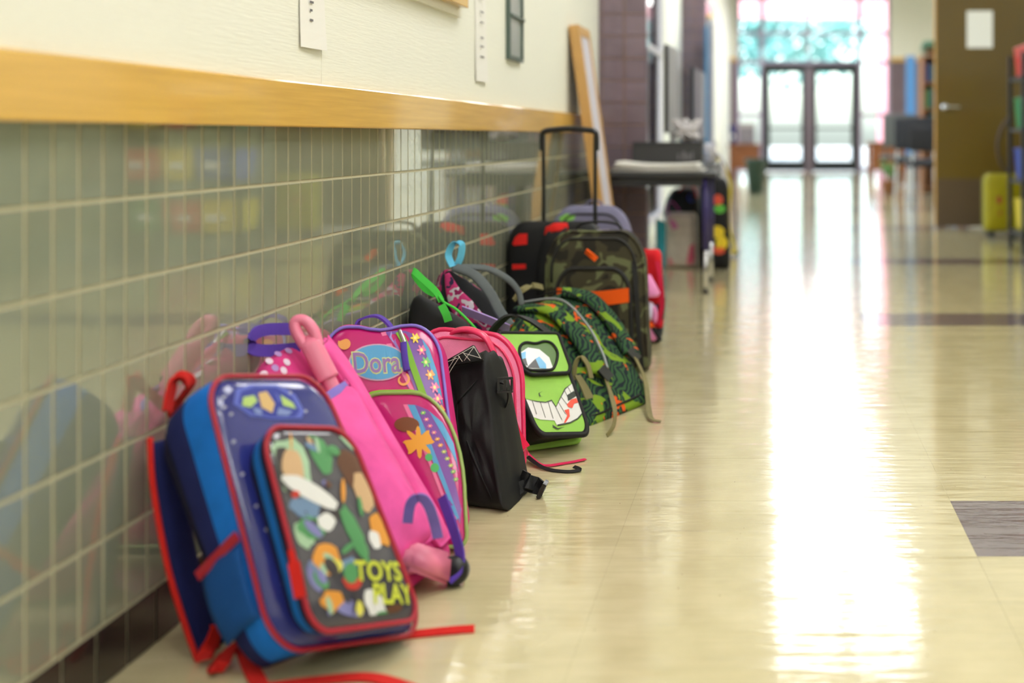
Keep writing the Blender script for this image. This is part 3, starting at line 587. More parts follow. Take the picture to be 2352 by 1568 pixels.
T.add('grip_loop', tube([ax(.72)+sd*-.010, ax(1.0)+sd*-.012, ax(1.2)+sd*-.006, ax(1.22)+sd*.008, ax(1.03)+sd*.014, ax(.72)+sd*.010], .0095, 8), PINKH, parent=hn)
T.add('carry_loop', ribbon([at(690, 800, 1.985), at(620, 805, 1.97), at(580, 800, 1.95), at(577, 775, 1.955), at(610, 757, 1.985), at(690, 756, 2.03)], .02, .004, (0, .3, 1)), VIOL, False)
T.add('webbing', ribbon([at(936, 1200, 1.80), at(944, 1155, 1.79), at(966, 1142, 1.79), at(984, 1160, 1.80), at(998, 1200, 1.815), at(1006, 1235, 1.825)], .015, .003, (1, .1, .3)), LAV, False)
T.add('webbing', ribbon([at(1015, 1140, 1.90), at(1040, 1210, 1.88), at(1056, 1270, 1.87), at(1052, 1310, 1.86), at(1030, 1335, 1.85)], .018, .003, (1, -.5, .2)), VIOL, False)
wh = T.add('wheel_housing', hexa([at(935, 1300, 1.78), at(1040, 1352, 1.845), at(1045, 1275, 1.87), at(960, 1240, 1.80), V(-.60, 1.83, .012), V(-.54, 1.90, .012), V(-.54, 1.91, .05), V(-.60, 1.84, .06)], .008), PINKH)
T.add('wheel', lathe([(.006, -.012), (.021, -.012), (.023, -.008), (.023, .008), (.021, .012), (.006, .012)], V(-.497, 1.868, .0235), 20, Matrix.Rotation(math.radians(78), 3, 'X')), BLK, parent=wh)
# ---------------------------------------------------------------- 3 magenta flowered backpack
MAG = fab('magenta_nylon', (206, 30, 120)); MAGV = vin('magenta_vinyl', (198, 24, 116), rough=.25, coat=.4)
C = [V(-.73, 2.045, .004), at(1066, 1258, 2.045), at(1003, 744, 2.24), at(738, 752, 2.19), V(-.74, 2.17, .002), at(1082, 1198, 2.165), at(1020, 775, 2.31), V(-.843, 2.28, .335)]
B = Soft(C, rb=(.2, .08), rt=(.45, .16), bulge=.10, side=.04, wr=.015, seed=6, dip=.02)
T = Thing('school_backpack', 'magenta backpack with flower border and a blue oval name badge', 'backpack', V(-.64, 2.15, 0), 'school bags along the wall')
T.add('body', B.geo(lambda i: 0 if i < 10 else 1), [MAG, MAGV])
T.add('piping', B.piping(.0032, .955), vin('violet_piping', (132, 112, 210)))
def q_(m, pts, o=0): return (m, uvs(B, pts), o)
FL = [(953, 776, 4), (968, 804, 5), (978, 832, 6), (988, 861, 7), (998, 890, 5), (1005, 916, 5), (1010, 942, 7)]
ART = [q_(0, [(882, 760), (912, 757), (930, 758), (962, 772), (985, 800), (1002, 850), (1012, 900), (1018, 942), (990, 935), (965, 925), (940, 860), (905, 790)]), q_(1, [(872, 762), (884, 760), (966, 925), (956, 922)], .0004),
       q_(2, [(968, 776), (985, 800), (1002, 850), (1012, 900), (1016, 930), (1004, 900), (990, 850)], .0005), q_(0, [(930, 880), (936, 878), (980, 932), (965, 925)], .0003)]
ART += [(8, ell(*uv(B, 868, 832), .5, .088, 30), .0006), (2, ell(*uv(B, 868, 832), .47, .082, 30), .001)]
for x, y, m in FL:
    ART += [(m, flower(*uv(B, x, y), .085, .33), .0012), (9, ell(*uv(B, x, y), .025, .009, 8), .0016)]
PALD = [vc('violet', (128, 84, 172)), vc('rose', (240, 120, 170)), vc('sky', (84, 164, 214)), vc('x', (0, 0, 0)), vc('daisy', (240, 206, 70)), vc('pinkf', (240, 128, 180)), vc('limef', (120, 206, 110)), vc('orangef', (244, 166, 90)), vc('glitter', (214, 170, 196)), vc('cream', (252, 236, 150)), vc('greendot', (80, 190, 104)), vc('brownp', (120, 66, 30)), vc('sun', (240, 172, 56)), vc('limey', (190, 214, 110))]
def curl(cx, cy, r, a0, a1, wd, m, S, n=14):
    o1, o2 = [], []
    for k in range(n+1):
        a = math.radians(a0+(a1-a0)*k/n); rr = r*(1-.45*k/n); ww = wd*(.4+.6*math.sin(math.pi*min(1, .15+k/n*.85)))
        o1.append((cx+(rr+ww)*math.cos(a), cy+(rr+ww)*math.sin(a))); o2.append((cx+(rr-ww)*math.cos(a), cy+(rr-ww)*math.sin(a)))
    return (m, uvs(S, o1+o2[::-1]), .0009)
ART += [curl(792, 788, 15, 200, -90, 3, 7, B), curl(926, 872, 15, -60, 230, 3, 7, B)]
T.add('printed_panel', B.decal(ART), PALD, False)
cu, cv = uv(B, 866, 833)
tb = T.add('lettering_outline', text_geo('Dora', B, cu, cv, .425, .056, .0026, .045), vc('lettercream', (214, 226, 150)), False)
T.add('lettering', text_geo('Dora', B, cu, cv, .40, .050, .0034, .012), vc('mauve', (150, 112, 176)), False)
ZIP = vin('lime_zip', (132, 190, 50), rough=.5)
zp = T.add('zip', ribbon([on(B, x, y, .003) for x, y in ((914, 762), (930, 790), (950, 845), (968, 895), (982, 932))], .011, .003, B.map(1, .8, 1)-B.map(-1, .8, 1)), ZIP, False)
T.add('slider', ribbon([on(B, 916, 758, .006), on(B, 930, 792, .008)], .007, .004, (1, 0, .3), pad=True), CHR, parent=zp)
T.add('zip_pull', ribbon([on(B, 927, 790, .011), on(B, 930, 820, .012), on(B, 936, 856, .011)], .012, .004, (1, 0, .1), pad=True), VIOL, parent=zp)
PC = [V(-.715, 2.008, .012), at(1074, 1256, 2.005), at(1058, 902, 2.13), at(770, 905, 2.125)]
bk = [B.map(*k_, .95) for k_ in ((-.95, .02), (.97, .02), (.97, .7), (-.95, .7))]
PK = Soft(PC+bk, rb=(.15, .08), rt=(.75, .62), bulge=.2, side=.02, wr=.01, seed=7)
pk = T.add('front_pocket', PK.geo(lambda i: 0 if i < 10 else 1), [MAG, MAGV])
T.add('piping', PK.piping(.0036, .95), vin('sage_piping', (150, 176, 96)), parent=pk)
T.add('zip', tube([PK.map(u_*1.0, v_, .7) for u_, v_ in PK.out if v_ > .35], .004, 6, raw=True), ZIP, parent=pk)
def q2(m, pts, o=0): return (m, uvs(PK, pts), o)
ART = [q2(0, [(955, 930), (985, 942), (1010, 968), (1062, 1170), (1058, 1205), (1040, 1150), (985, 1010)]), q2(2, [(988, 945), (1020, 972), (1046, 1020), (1058, 1090), (1050, 1060), (1010, 985)], .0004), q2(2, [(938, 930), (955, 931), (1056, 1190), (1050, 1195), (990, 1050)], .0003), q2(1, [(928, 930), (938, 930), (1050, 1215), (1046, 1222)], .0005)]
for k, (x, y) in enumerate(((974, 949), (981, 964), (989, 979), (998, 994), (1006, 1009), (1013, 1023), (1021, 1038), (1029, 1054), (1037, 1070), (1043, 1084), (1049, 1102))):
    ART += [((6, 5, 5, 5, 7, 7, 13, 13, 13, 6, 6)[k], flower(*uv(PK, x, y), .05, .3), .001), (9, ell(*uv(PK, x, y), .015, .006, 6), .0014)]
ART += [(11, ell(*uv(PK, 935, 975), .2, .05), .0006), (12, flower(*uv(PK, 962, 1015), .26, .42, 8), .0008), (10, ell(*uv(PK, 985, 1050), .06, .025), .001), (10, ell(*uv(PK, 999, 1074), .07, .03), .001), (10, ell(*uv(PK, 1050, 1235), .08, .02), .001), (0, flower(*uv(PK, 1028, 1160), .1, .35), .0009), (5, flower(*uv(PK, 1038, 1190), .09, .35), .0009)]
T.add('printed_panel', PK.decal(ART), PALD, False, parent=pk)
T.add('carry_loop', ribbon([B.map(-.5, .99, .4), B.map(-.4, 1.05, .4), B.map(-.1, 1.075, .4), B.map(.1, 1.03, .4), B.map(.15, .97, .4)], .018, .004, (0, 1, 0)), VIOL, False)
# ---------------------------------------------------------------- 4 hot pink backpack
HOT = fab('hot_pink_nylon', (236, 62, 122)); HOTP = vin('coral_pink_piping', (232, 44, 100)); MESH = fab('pale_pink_mesh', (240, 130, 170), bump=.002, bscale=600)
C = [at(955, 1090, 2.44), at(1206, 1086, 2.47), at(1196, 772, 2.57), at(945, 748, 2.55), V(-.735, 2.54, .002), V(-.535, 2.56, .002), V(-.555, 2.66, .25), V(-.77, 2.65, .27)]
B = Soft(C, rb=(.2, .1), rt=(.6, .36), bulge=.1, side=.05, wr=.02, seed=8)
T = Thing('school_backpack', 'hot pink backpack with arched front behind the black bag', 'backpack', V(-.63, 2.53, 0), 'school bags along the wall')
T.add('body', B.geo(lambda i: 0 if i < 11 else 1), [HOT, MESH])
T.add('piping', B.piping(.005, .93), HOTP); T.add('piping', tube([B.front(u_*.86, .5+(v_-.5)*.88, .001) for u_, v_ in B.out], .003, 6, closed=True, raw=True), HOTP)
T.add('front_patch', sub(B, .2, .8, .1, .5, .008, rb=(.2, .1), rt=(.2, .1), bulge=.1, wr=0).geo(), MESH)
T.add('carry_handle', ribbon([at(1025, 778, 2.57), at(1045, 760, 2.56), at(1080, 757, 2.55), at(1115, 775, 2.54), at(1135, 812, 2.53)], .02, .008, (0, 1, .3), pad=True), HOTP)
T.add('shoulder_strap', ribbon([at(1172, 965, 2.45), at(1185, 1000, 2.44), at(1205, 1030, 2.43)], .025, .003, (1, .5, 0)), fab('red_pink_webbing', (226, 26, 70)), False)
T.add('webbing', ribbon([at(1205, 1030, 2.43), fl(1212, 1062)+V(0, 0, .02), fl(1245, 1074)+V(0, 0, .006), fl(1300, 1066)+V(0, 0, .003), fl(1345, 1058)+V(0, 0, .004)], .010, .002, (0, 1, 0)), HOTP, False)
T.add('pull_cord', ribbon([fl(1212, 1066)+V(0, 0, .016), fl(1250, 1080)+V(0, 0, .005), fl(1300, 1086)+V(0, 0, .003), fl(1332, 1084)+V(0, 0, .005), fl(1318, 1080)+V(0, 0, .008)], .008, .002, (0, 1, .5)), BLKF, False)
# ---------------------------------------------------------------- 5 black bag with stitched strap
C = [at(1066, 1166, 2.255), at(1163, 1182, 2.215), at(1116, 806, 2.345), at(1012, 836, 2.355), V(-.605, 2.40, .0), at(1224, 1112, 2.405), at(1166, 830, 2.44), at(1062, 836, 2.455)]
B = Soft(C, rb=(.06, .02), rt=(.2, .06), bulge=.10, side=.05, wr=.16, seed=9, edge=1.2)
T = Thing('fabric_bag', 'plain black fabric bag with white stitched strap, in front of the hot pink backpack', 'bag', V(-.55, 2.32, 0), 'school bags along the wall')
T.add('body', B.geo(), BLKF)
# crease folds
for a in (((1070, 895), (1050, 930), (1056, 990)), ((1095, 870), (1060, 915), (1048, 928)), ((1055, 960), (1095, 1060), (1128, 1150))):
    T.add('seam', tube([on(B, x, y, .0005) for x, y in a], lambda q: .003*math.sin(math.pi*max(.05, min(.95, q))), 6), BLKF)
ss = T.add('strap_anchor', hexa([at(1022, 840, 2.318), at(1108, 826, 2.318), at(1086, 792, 2.335), at(1016, 832, 2.335), at(1030, 845, 2.335), at(1112, 828, 2.335), at(1090, 792, 2.347), at(1020, 832, 2.347)], .001), BLKF)
WST = mat('white_thread', (225, 222, 214), .8)
for a in (((1088, 795), (1040, 822)), ((1088, 795), (1105, 824)), ((1062, 808), (1080, 828)), ((1088, 797), (1066, 828)), ((1063, 810), (1104, 822)), ((1052, 816), (1062, 830)), ((1046, 820), (1028, 850), (1022, 870)), ((1056, 818), (1034, 852), (1026, 872)), ((1018, 834), (1050, 822))):
    T.add('stitching', tube([at(x, y, 2.316) for x, y in a], .0006, 5, 4), WST, parent=ss)
def buckle(T, c, ax_, sd_, s=1.):
    ax_ = Vector(ax_).normalized(); sd_ = (Vector(sd_)-ax_*Vector(sd_).dot(ax_)).normalized(); nn = ax_.cross(sd_); c = Vector(c)
    def bx(a0, a1, b0, b1, c0, c1): return hexa([c+ax_*a_*s+sd_*b_*s+nn*d*s for d in (c0, c1) for a_, b_ in ((a0, b0), (a1, b0), (a1, b1), (a0, b1))], .0008)
    return T.add('buckle', join(bx(-.016, .016, -.016, -.011, -.004, .004), bx(-.016, .016, .011, .016, -.004, .004), bx(-.016, -.011, -.011, .011, -.004, .004), bx(.011, .016, -.011, .011, -.004, .004), bx(-.003, .003, -.011, .011, -.005, .005)), BLK, False)
T.add('strap', ribbon([at(1132, 876, 2.36), at(1160, 878, 2.35), at(1170, 905, 2.35), at(1162, 932, 2.36), at(1146, 925, 2.37)], .018, .003, (.1, 1, .2)), BLKF, False); buckle(T, at(1160, 884, 2.335), (1, .2, 0), (0, .1, 1), .95)
T.add('strap', ribbon([at(1196, 1095, 2.34), at(1212, 1105, 2.33), fl(1228, 1135)+V(0, 0, .02), fl(1246, 1140)+V(0, 0, .014)], .03, .004, (-.3, .5, 1)), BLKF, False)
T.add('strap', ribbon([fl(1178, 1146)+V(0, 0, .006), fl(1200, 1142)+V(0, 0, .022), fl(1225, 1136)+V(0, 0, .014), fl(1248, 1140)+V(0, 0, .012)], .022, .004, (0, .6, 1)), BLKF, False); buckle(T, fl(1246, 1142)+V(0, 0, .016), (.4, 0, .8), (0, 1, 0), .95)
# ---------------------------------------------------------------- 6 green lunch bag with a toothy grin
GRN = fab('lime_neoprene', (150, 202, 84), rough=.6, var=.04); BLN = fab('black_neoprene', (26, 27, 27), rough=.6)
C = [at(1238, 1002, 2.585), at(1358, 1000, 2.675), at(1280, 770, 2.86), at(1140, 770, 2.76), at(1196, 1032, 2.675), V(-.457, 2.765, .003), V(-.56, 2.91, .185), at(1112, 790, 2.82)]
B = Soft(C, rb=(.28, .13), rt=(.12, .06), bulge=.02, side=.03, wr=.0, seed=10, edge=.4)
T = Thing('lunch_bag', 'lime green lunch bag with black trim and a toothy cartoon grin', 'lunch bag', V(-.52, 2.72, 0), 'school bags along the wall')
# deep body below the flat face
LBt = Soft([at(1192, 1040, 2.64), at(1345, 1019, 2.71), C[2].lerp(C[6], .15), C[3].lerp(C[7], .15), C[4]+V(-.01, .01, 0), C[5]+V(.01, .01, 0), C[6], C[7]], rb=(.35, .12), rt=(.12, .06), bulge=0, side=.04, wr=0, seed=11)
T.add('body', LBt.geo(lambda i: 0), GRN); T.add('side_gusset', side_patch(LBt, -1, .52, .93, .25, .95, .012), BLN)
T.add('face_panel', B.geo(lambda i: 1 if i > 11 else 0), [BLN, GRN]); T.add('trim', B.piping(.0062, .97, .985), BLN)
def q3(m, pts, o=0): return (m, uvs(B, pts), o)
ART = [q3(0, [(1206, 917), (1232, 923), (1252, 925), (1266, 921), (1276, 935), (1288, 912), (1297, 894), (1314, 881), (1324, 910), (1338, 948), (1325, 962), (1308, 971), (1279, 977), (1273, 966), (1241, 964), (1223, 957), (1214, 938)])]
for a, b in (((1222, 921), (1232, 952)), ((1240, 924), (1252, 960)), ((1258, 924), (1270, 962)), ((1276, 936), (1290, 965)), ((1282, 925), (1298, 952)), ((1288, 912), (1302, 930)), ((1296, 898), (1306, 918)), ((1304, 890), (1312, 905))):
    ART.append(q3(1, [(a[0]-.6, a[1]), (a[0]+.6, a[1]), (b[0]+.6, b[1]), (b[0]-.6, b[1])], .0006))
ART += [q3(1, [(1302, 908), (1318, 898), (1324, 910), (1304, 922)], .0008), q3(2, [(1301, 930), (1310, 919), (1323, 915), (1328, 925), (1318, 928), (1314, 938), (1304, 936)], .001), q3(2, [(1295, 943), (1306, 940), (1308, 957), (1298, 972), (1294, 972), (1302, 955)], .001),
        q3(1, [(1279, 976), (1308, 970), (1325, 961), (1338, 947), (1339, 950), (1326, 964), (1309, 973), (1280, 979)], .001), q3(1, [(1268, 976), (1280, 984), (1297, 981), (1280, 987), (1270, 982)], .001), q3(1, [(1246, 899), (1238, 904), (1240, 910), (1246, 912), (1238, 911), (1236, 904)], .001), q3(1, [(1206, 916), (1232, 922), (1252, 924), (1266, 919), (1276, 934), (1296, 893), (1314, 880), (1298, 895), (1276, 937), (1266, 922), (1252, 926), (1232, 924)], .001)]
T.add('printed_grin', B.decal(ART), [vc('tooth', (222, 222, 218)), vc('ink', (36, 44, 34)), vc('tongue', (236, 80, 56))], False)
FP = [(1206, 868), (1316, 862), (1280, 770), (1140, 770)]
q = [uv(B, *p) for p in FP]; up = .012
fc = [B.front(max(-1, min(1, a)), max(.02, min(1, b)), up) for a, b in q]; bk = [B.front(max(-1, min(1, a)), max(.02, min(1, b)), .001) for a, b in q]
FP = Soft(fc+bk, rb=(.3, .22), rt=(.1, .08), bulge=0, side=0, wr=0, seed=12)
fp = T.add('flap', FP.geo(lambda i: 1 if i > 10 else 0), [BLN, GRN]); T.add('trim', FP.piping(.005, .9, 1.0), BLN, parent=fp)
def q4(m, pts, o=0): return (m, uvs(FP, pts), o)
EO = [(1193, 800), (1206, 788), (1229, 790), (1250, 785), (1268, 791), (1280, 813), (1273, 843), (1258, 851), (1214, 850), (1197, 831)]
eo = [(p.x, p.y) for p in spline([V(a, b, 0) for a, b in EO], 4, True)]
ART = [q4(0, eo), q4(1, [(1196, 810), (1212, 799), (1238, 803), (1261, 822), (1270, 847), (1212, 848), (1200, 830)], .0006), q4(2, [(1196, 812), (1207, 808), (1207, 824), (1198, 826)], .001), q4(3, [(1209, 846), (1229, 825), (1239, 847)], .0012), q4(2, [(1229, 825), (1238, 820), (1253, 837), (1254, 848), (1239, 847)], .0012), q4(3, [(1198, 826), (1207, 824), (1212, 842), (1204, 838)], .001)]
T.add('printed_eye', FP.decal(ART), [vc('deep_green', (74, 112, 34)), vc('eyewhite', (230, 232, 232)), vc('iris', (110, 184, 230)), vc('pupil', (40, 36, 34))], False, parent=fp)
T.add('eye_rim', tube([FP.front(*uv(FP, a, b), .002) for a, b in eo], .0035, 6, closed=True, raw=True), BLN, parent=fp)
T.add('carry_handle', ribbon([at(1118, 795, 2.80), at(1135, 755, 2.81), at(1170, 727, 2.83), at(1215, 735, 2.86), at(1260, 765, 2.89), at(1288, 795, 2.90)], .028, .005, (.35, 1, -.2)), BLN, False)
# ---------------------------------------------------------------- 7 black bag with green zip, by the wall
GZ = fab('green_webbing', (78, 206, 76), var=.03)
B = Soft([V(-.838, 2.69, .002), V(-.685, 2.69, .002), at(1092, 756, 2.74), at(942, 668, 2.74), V(-.845, 2.83, .002), V(-.70, 2.84, .002), V(-.715, 2.86, .245), V(-.845, 2.83, .33)], rb=(.2, .1), rt=(.4, .14), bulge=.08, side=.04, wr=.03, seed=13)
T = Thing('school_backpack', 'black backpack with bright green zip and green loop against the tiles', 'backpack', V(-.77, 2.76, 0), 'school bags along the wall')
T.add('body', B.geo(), BLKF)
T.add('zip', tube([at(1008, 680, 2.715), at(1020, 694, 2.705), at(1050, 712, 2.70), at(1090, 752, 2.70), at(1115, 785, 2.70)], .0032, 6), GZ)
T.add('loop', ribbon([at(1014, 692, 2.715), at(1000, 668, 2.715), at(970, 640, 2.72), at(950, 622, 2.725), at(952, 632, 2.735), at(976, 662, 2.735), at(1000, 676, 2.73)], .015, .002, (.2, .5, 1)), GZ, False)
T.add('tag', ribbon([at(1014, 700, 2.70), at(1024, 720, 2.695), at(1030, 738, 2.695)], .017, .003, (1, .1, .3)), GZ, False)
# ---------------------------------------------------------------- 8 grey-strapped bag
GRY = fab('grey_padding', (92, 98, 100)); DGRY = fab('charcoal_mesh', (44, 46, 50), bump=.001); PLAID = camo('pink_plaid', ((60, 52, 84), (206, 62, 124), (214, 206, 214), (150, 40, 92)), 26, (.42, .54, .6)); LVD = fab('lavender_webbing', (196, 166, 236))
B = Soft([V(-.825, 2.90, .002), V(-.665, 2.94, .002), at(1158, 700, 3.0), at(1020, 606, 2.95), V(-.845, 3.0, .002), V(-.70, 3.05, .002), V(-.715, 3.07, .27), V(-.845, 3.0, .36)], rb=(.2, .1), rt=(.35, .1), bulge=.05, side=.03, wr=.02, seed=14)
T = Thing('school_backpack', 'charcoal backpack with grey shoulder straps, pink plaid sides and a blue loop', 'backpack', V(-.75, 2.97, 0), 'school bags along the wall')
T.add('body', B.geo(lambda i: 0 if i < 10 else 1), [PLAID, DGRY])
T.add('plaid_panel', ribbon([at(1027, 628, 2.935), at(1045, 680, 2.92), at(1085, 735, 2.90), at(1130, 775, 2.90)], lambda q: .012+.05*min(1, q*2), .006, (-1, .2, -.6), pad=True), PLAID)
T.add('shoulder_strap', ribbon([at(1045, 614, 2.94), at(1090, 632, 2.92), at(1125, 672, 2.90), at(1148, 715, 2.89), at(1172, 748, 2.89)], .03, .01, (.6, 1, .5), pad=True), GRY)
T.add('shoulder_strap', ribbon([at(1062, 613, 2.96), at(1120, 617, 3.0), at(1165, 640, 3.03), at(1190, 668, 3.05), at(1198, 700, 3.05)], .022, .008, (.3, 1, .3), pad=True), GRY)
T.add('lavender_strap', ribbon([at(1062, 712, 2.88), at(1110, 730, 2.865), at(1170, 755, 2.86)], .026, .003, (0, -.6, 1)), LVD, False)
T.add('blue_loop', ribbon([at(1040, 612, 2.94), at(1030, 585, 2.945), at(1042, 560, 2.95), at(1060, 562, 2.96), at(1058, 590, 2.96), at(1048, 612, 2.955)], .022, .002, (.6, 1, 0)), fab('sky_webbing', (104, 196, 232)), False)
# ---------------------------------------------------------------- 9 green jungle-print backpack, straps outward
def jungle():
    m = bpy.data.materials.new('jungle_print'); m.use_nodes = True; n = m.node_tree.nodes; L = m.node_tree.links; p = n['Principled BSDF']; p.inputs['Roughness'].default_value = .85; p.inputs['Specular IOR Level'].default_value = .2
    g = n.new('ShaderNodeNewGeometry'); P = g.outputs['Position']
    def thr(tex, out, t, gt=True):
        a = n.new('ShaderNodeMath'); a.operation = 'GREATER_THAN' if gt else 'LESS_THAN'; a.inputs[1].default_value = t; L.new(tex.outputs[out], a.inputs[0]); return a.outputs[0]
    def ns(sc, det, dist=0, off=0):
        mp = n.new('ShaderNodeMapping'); mp.inputs['Location'].default_value = (off, off*.7, off*.3); L.new(P, mp.inputs[0]); t = n.new('ShaderNodeTexNoise'); t.inputs['Scale'].default_value = sc; t.inputs['Detail'].default_value = det; t.inputs['Distortion'].default_value = dist; L.new(mp.outputs[0], t.inputs[0]); return t
    wv = n.new('ShaderNodeTexWave'); wv.inputs['Scale'].default_value = 26; wv.inputs['Distortion'].default_value = 14; wv.inputs['Detail'].default_value = 1; wv.inputs['Detail Scale'].default_value = .8; L.new(P, wv.inputs[0])
    def mix(f, a, c):
        x = n.new('ShaderNodeMixRGB'); L.new(f, x.inputs[0]); x.inputs[2].default_value = lin(c)
        if isinstance(a, tuple): x.inputs[1].default_value = lin(a)
        else: L.new(a, x.inputs[1])
        return x.outputs[0]
    c = mix(thr(wv, 'Fac', .5), (26, 36, 42), (52, 88, 52)); c = mix(thr(ns(15, 3.5, 1.0), 'Fac', .585), c, (118, 150, 40)); c = mix(thr(ns(14, 3.5, 1.2, 5.), 'Fac', .64), c, (226, 92, 30))
    L.new(c, p.inputs['Base Color']); return m
JUN = jungle(); TAN = fab('tan_webbing', (128, 120, 82)); REFL = mat('grey_reflective_piping', (150, 156, 158), .4)
C = [at(1338, 1000, 2.85), at(1512, 922, 3.15), at(1345, 648, 3.42), at(1176, 722, 3.14), V(-.59, 2.96, .002), V(-.45, 3.28, .002), V(-.655, 3.47, .20), V(-.785, 3.2, .14)]
B = Soft(C, rb=(.3, .12), rt=(.55, .25), bulge=.18, side=.06, wr=.03, seed=15)
T = Thing('school_backpack', 'dark green backpack with orange and lime jungle print, leaning behind the lunch bag', 'backpack', V(-.52, 3.17, 0), 'school bags along the wall')
T.add('body', B.geo(), JUN)
T.add('base_seam', tube([B.front(u_, .1, .001) for u_ in (-.95, -.5, 0, .5, .95)], .003, 6), BLKF)
wdir = (B.map(1, .5, 1)-B.map(-1, .5, 1))
def on2(lst, off): return [on(B, x, y, off) for x, y in lst]
s1 = T.add('shoulder_strap', ribbon(on2(((1215, 690), (1262, 720), (1312, 778), (1350, 838), (1368, 868)), .016), .062, .018, wdir, pad=True), JUN)
T.add('reflective_piping', tube(on2(((1235, 672), (1282, 702), (1330, 760), (1362, 822), (1378, 862)), .027), .0032, 6), REFL, parent=s1)
s2 = T.add('shoulder_strap', ribbon(on2(((1300, 668), (1352, 690), (1400, 738), (1435, 790), (1452, 822)), .016), .058, .018, wdir, pad=True), JUN)
T.add('reflective_piping', tube(on2(((1262, 662), (1300, 680), (1370, 740), (1420, 800)), .024), .002, 6), BLKF)
def tri(T, c): return T.add('strap_adjuster', ribbon([Vector(c)+V(-.012, .0, .014), Vector(c), Vector(c)+V(.012, 0, -.014)], .034, .008, wdir), BLK, False)
tri(T, on(B, 1376, 872, .022)); tri(T, on(B, 1455, 826, .02))
T.add('webbing', ribbon([on(B, 1378, 880, .02), on(B, 1395, 920, .02), at(1412, 940, 2.86), at(1410, 975, 2.82), fl(1394, 1004)+V(0, 0, .004)], .011, .002, (.5, 1, 0)), TAN, False, parent=s1)
T.add('webbing', ribbon([on(B, 1458, 832, .02), on(B, 1480, 880, .015), at(1490, 935, 3.02), fl(1496, 968)+V(0, 0, .008), fl(1518, 970)+V(0, 0, .003)], .014, .002, (.3, 1, 0)), TAN, False, parent=s2)
T.add('tan_loop', ribbon([at(1318, 872, 2.93), at(1322, 835, 2.93), at(1335, 820, 2.94), at(1350, 838, 2.94), at(1358, 868, 2.93)], .016, .003, (.5, 1, 0)), TAN, False)
T.add('tan_tab', ribbon([at(1326, 862, 2.925), at(1340, 885, 2.91), at(1354, 915, 2.90)], lambda q: .02+.012*q, .003, (.5, 1, 0)), TAN, False)
T.add('grab_loop', ribbon([at(1180, 690, 3.2), at(1196, 668, 3.22), at(1222, 656, 3.28), at(1246, 660, 3.32)], .016, .005, (.4, 1, 0)), TAN, False)
# ---------------------------------------------------------------- 10 camouflage backpack
CAMO = camo('woodland_camo', ((42, 40, 34), (66, 62, 46), (104, 108, 76), (52, 46, 36)), 11, (.43, .52, .6), dist=.6); ORW = fab('orange_webbing', (240, 92, 14), var=.04); PIPK = vin('black_piping', (28, 28, 28), rough=.6)
B = Soft([V(-.675, 3.53, .004), V(-.372, 3.53, .004), V(-.388, 3.56, .418), V(-.675, 3.56, .418), V(-.66, 3.70, .004), V(-.375, 3.70, .004), V(-.395, 3.72, .40), V(-.66, 3.72, .40)], rb=(.15, .06), rt=(.5, .26), bulge=.14, side=.04, wr=.03, seed=16)
T = Thing('school_backpack', 'olive camouflage backpack with orange webbing band, standing upright', 'backpack', V(-.53, 3.62, 0), 'school bags along the wall')
T.add('body', B.geo(), CAMO); T.add('piping', B.piping(.004, .93), CAMO)
T.add('zip', tube([B.front(u_*.86, .5+(v_-.5)*.9, .002) for u_, v_ in B.out if v_ > .62], .004, 6, raw=True), PIPK)
PKc = sub(B, -.74, .74, .04, .74, .022, rb=(.15, .08), rt=(.5, .3), bulge=.15, side=.02, wr=.02, seed=17); pk = T.add('front_pocket', PKc.geo(), CAMO); T.add('piping', PKc.piping(.007, .95), PIPK, parent=pk)
T.add('orange_band', ribbon([PKc.front(u_, .72-.02*math.cos(u_*2.5), .004) for u_ in (-.98, -.55, -.5, 0, .4, .98)], .042, .006, (0, 0, 1)), ORW, False)
T.add('zip_pull', ribbon([at(1346, 576, 3.50), at(1358, 586, 3.495), at(1370, 596, 3.495)], .016, .006, (-.6, 0, 1)), ORW, False)
T.add('zip_pull', ribbon([at(1440, 800, 3.49), at(1446, 808, 3.485), at(1450, 816, 3.485)], .012, .005, (-.6, 0, 1)), ORW, False)
T.add('carry_handle', ribbon([V(-.60, 3.69, .39), V(-.595, 3.69, .43), V(-.53, 3.69, .438), V(-.475, 3.69, .428), V(-.46, 3.69, .39)], .024, .008, (0, 1, 0), pad=True), BLKF)
T.add('name_tag', box((-.535, 3.655, .405), (-.50, 3.66, .418)), mat('lilac_tag', (150, 140, 170), .5), False)
T.add('side_strap', ribbon([at(1455, 600, 3.55), at(1462, 680, 3.52), at(1468, 780, 3.50), at(1475, 850, 3.50)], .014, .004, (1, .3, 0)), BLKF, False)
# ---------------------------------------------------------------- 11 black wheeled bag with red patches
B = Soft([V(-.845, 3.78, .03), V(-.545, 3.78, .03), V(-.55, 3.80, .432), V(-.845, 3.80, .432), V(-.845, 3.98, .03), V(-.545, 3.98, .03), V(-.555, 3.98, .42), V(-.845, 3.98, .42)], rb=(.12, .06), rt=(.38, .2), bulge=.08, side=.0, wr=.015, seed=18)
T = Thing('wheeled_backpack', 'black wheeled backpack with red patches and raised trolley handle', 'backpack', V(-.69, 3.88, 0), 'school bags along the wall'); REDF = fab('red_nylon', (222, 36, 30), var=.05)
T.add('body', B.geo(), BLKF)
for pt in ([(1176, 560), (1182, 545), (1192, 537), (1211, 536), (1211, 561), (1180, 564)], [(1176, 607), (1208, 606), (1208, 617), (1176, 619)], [(1241, 607), (1251, 606), (1251, 616), (1242, 618)]): T.add('red_patch', B.decal([(0, uvs(B, pt))], .0015), REDF, False)
T.add('red_top_flap', ribbon([at(1238, 520, 3.86), at(1252, 530, 3.80), at(1275, 522, 3.78), at(1304, 522, 3.80)], .03, .006, (0, .5, 1), pad=True), REDF)
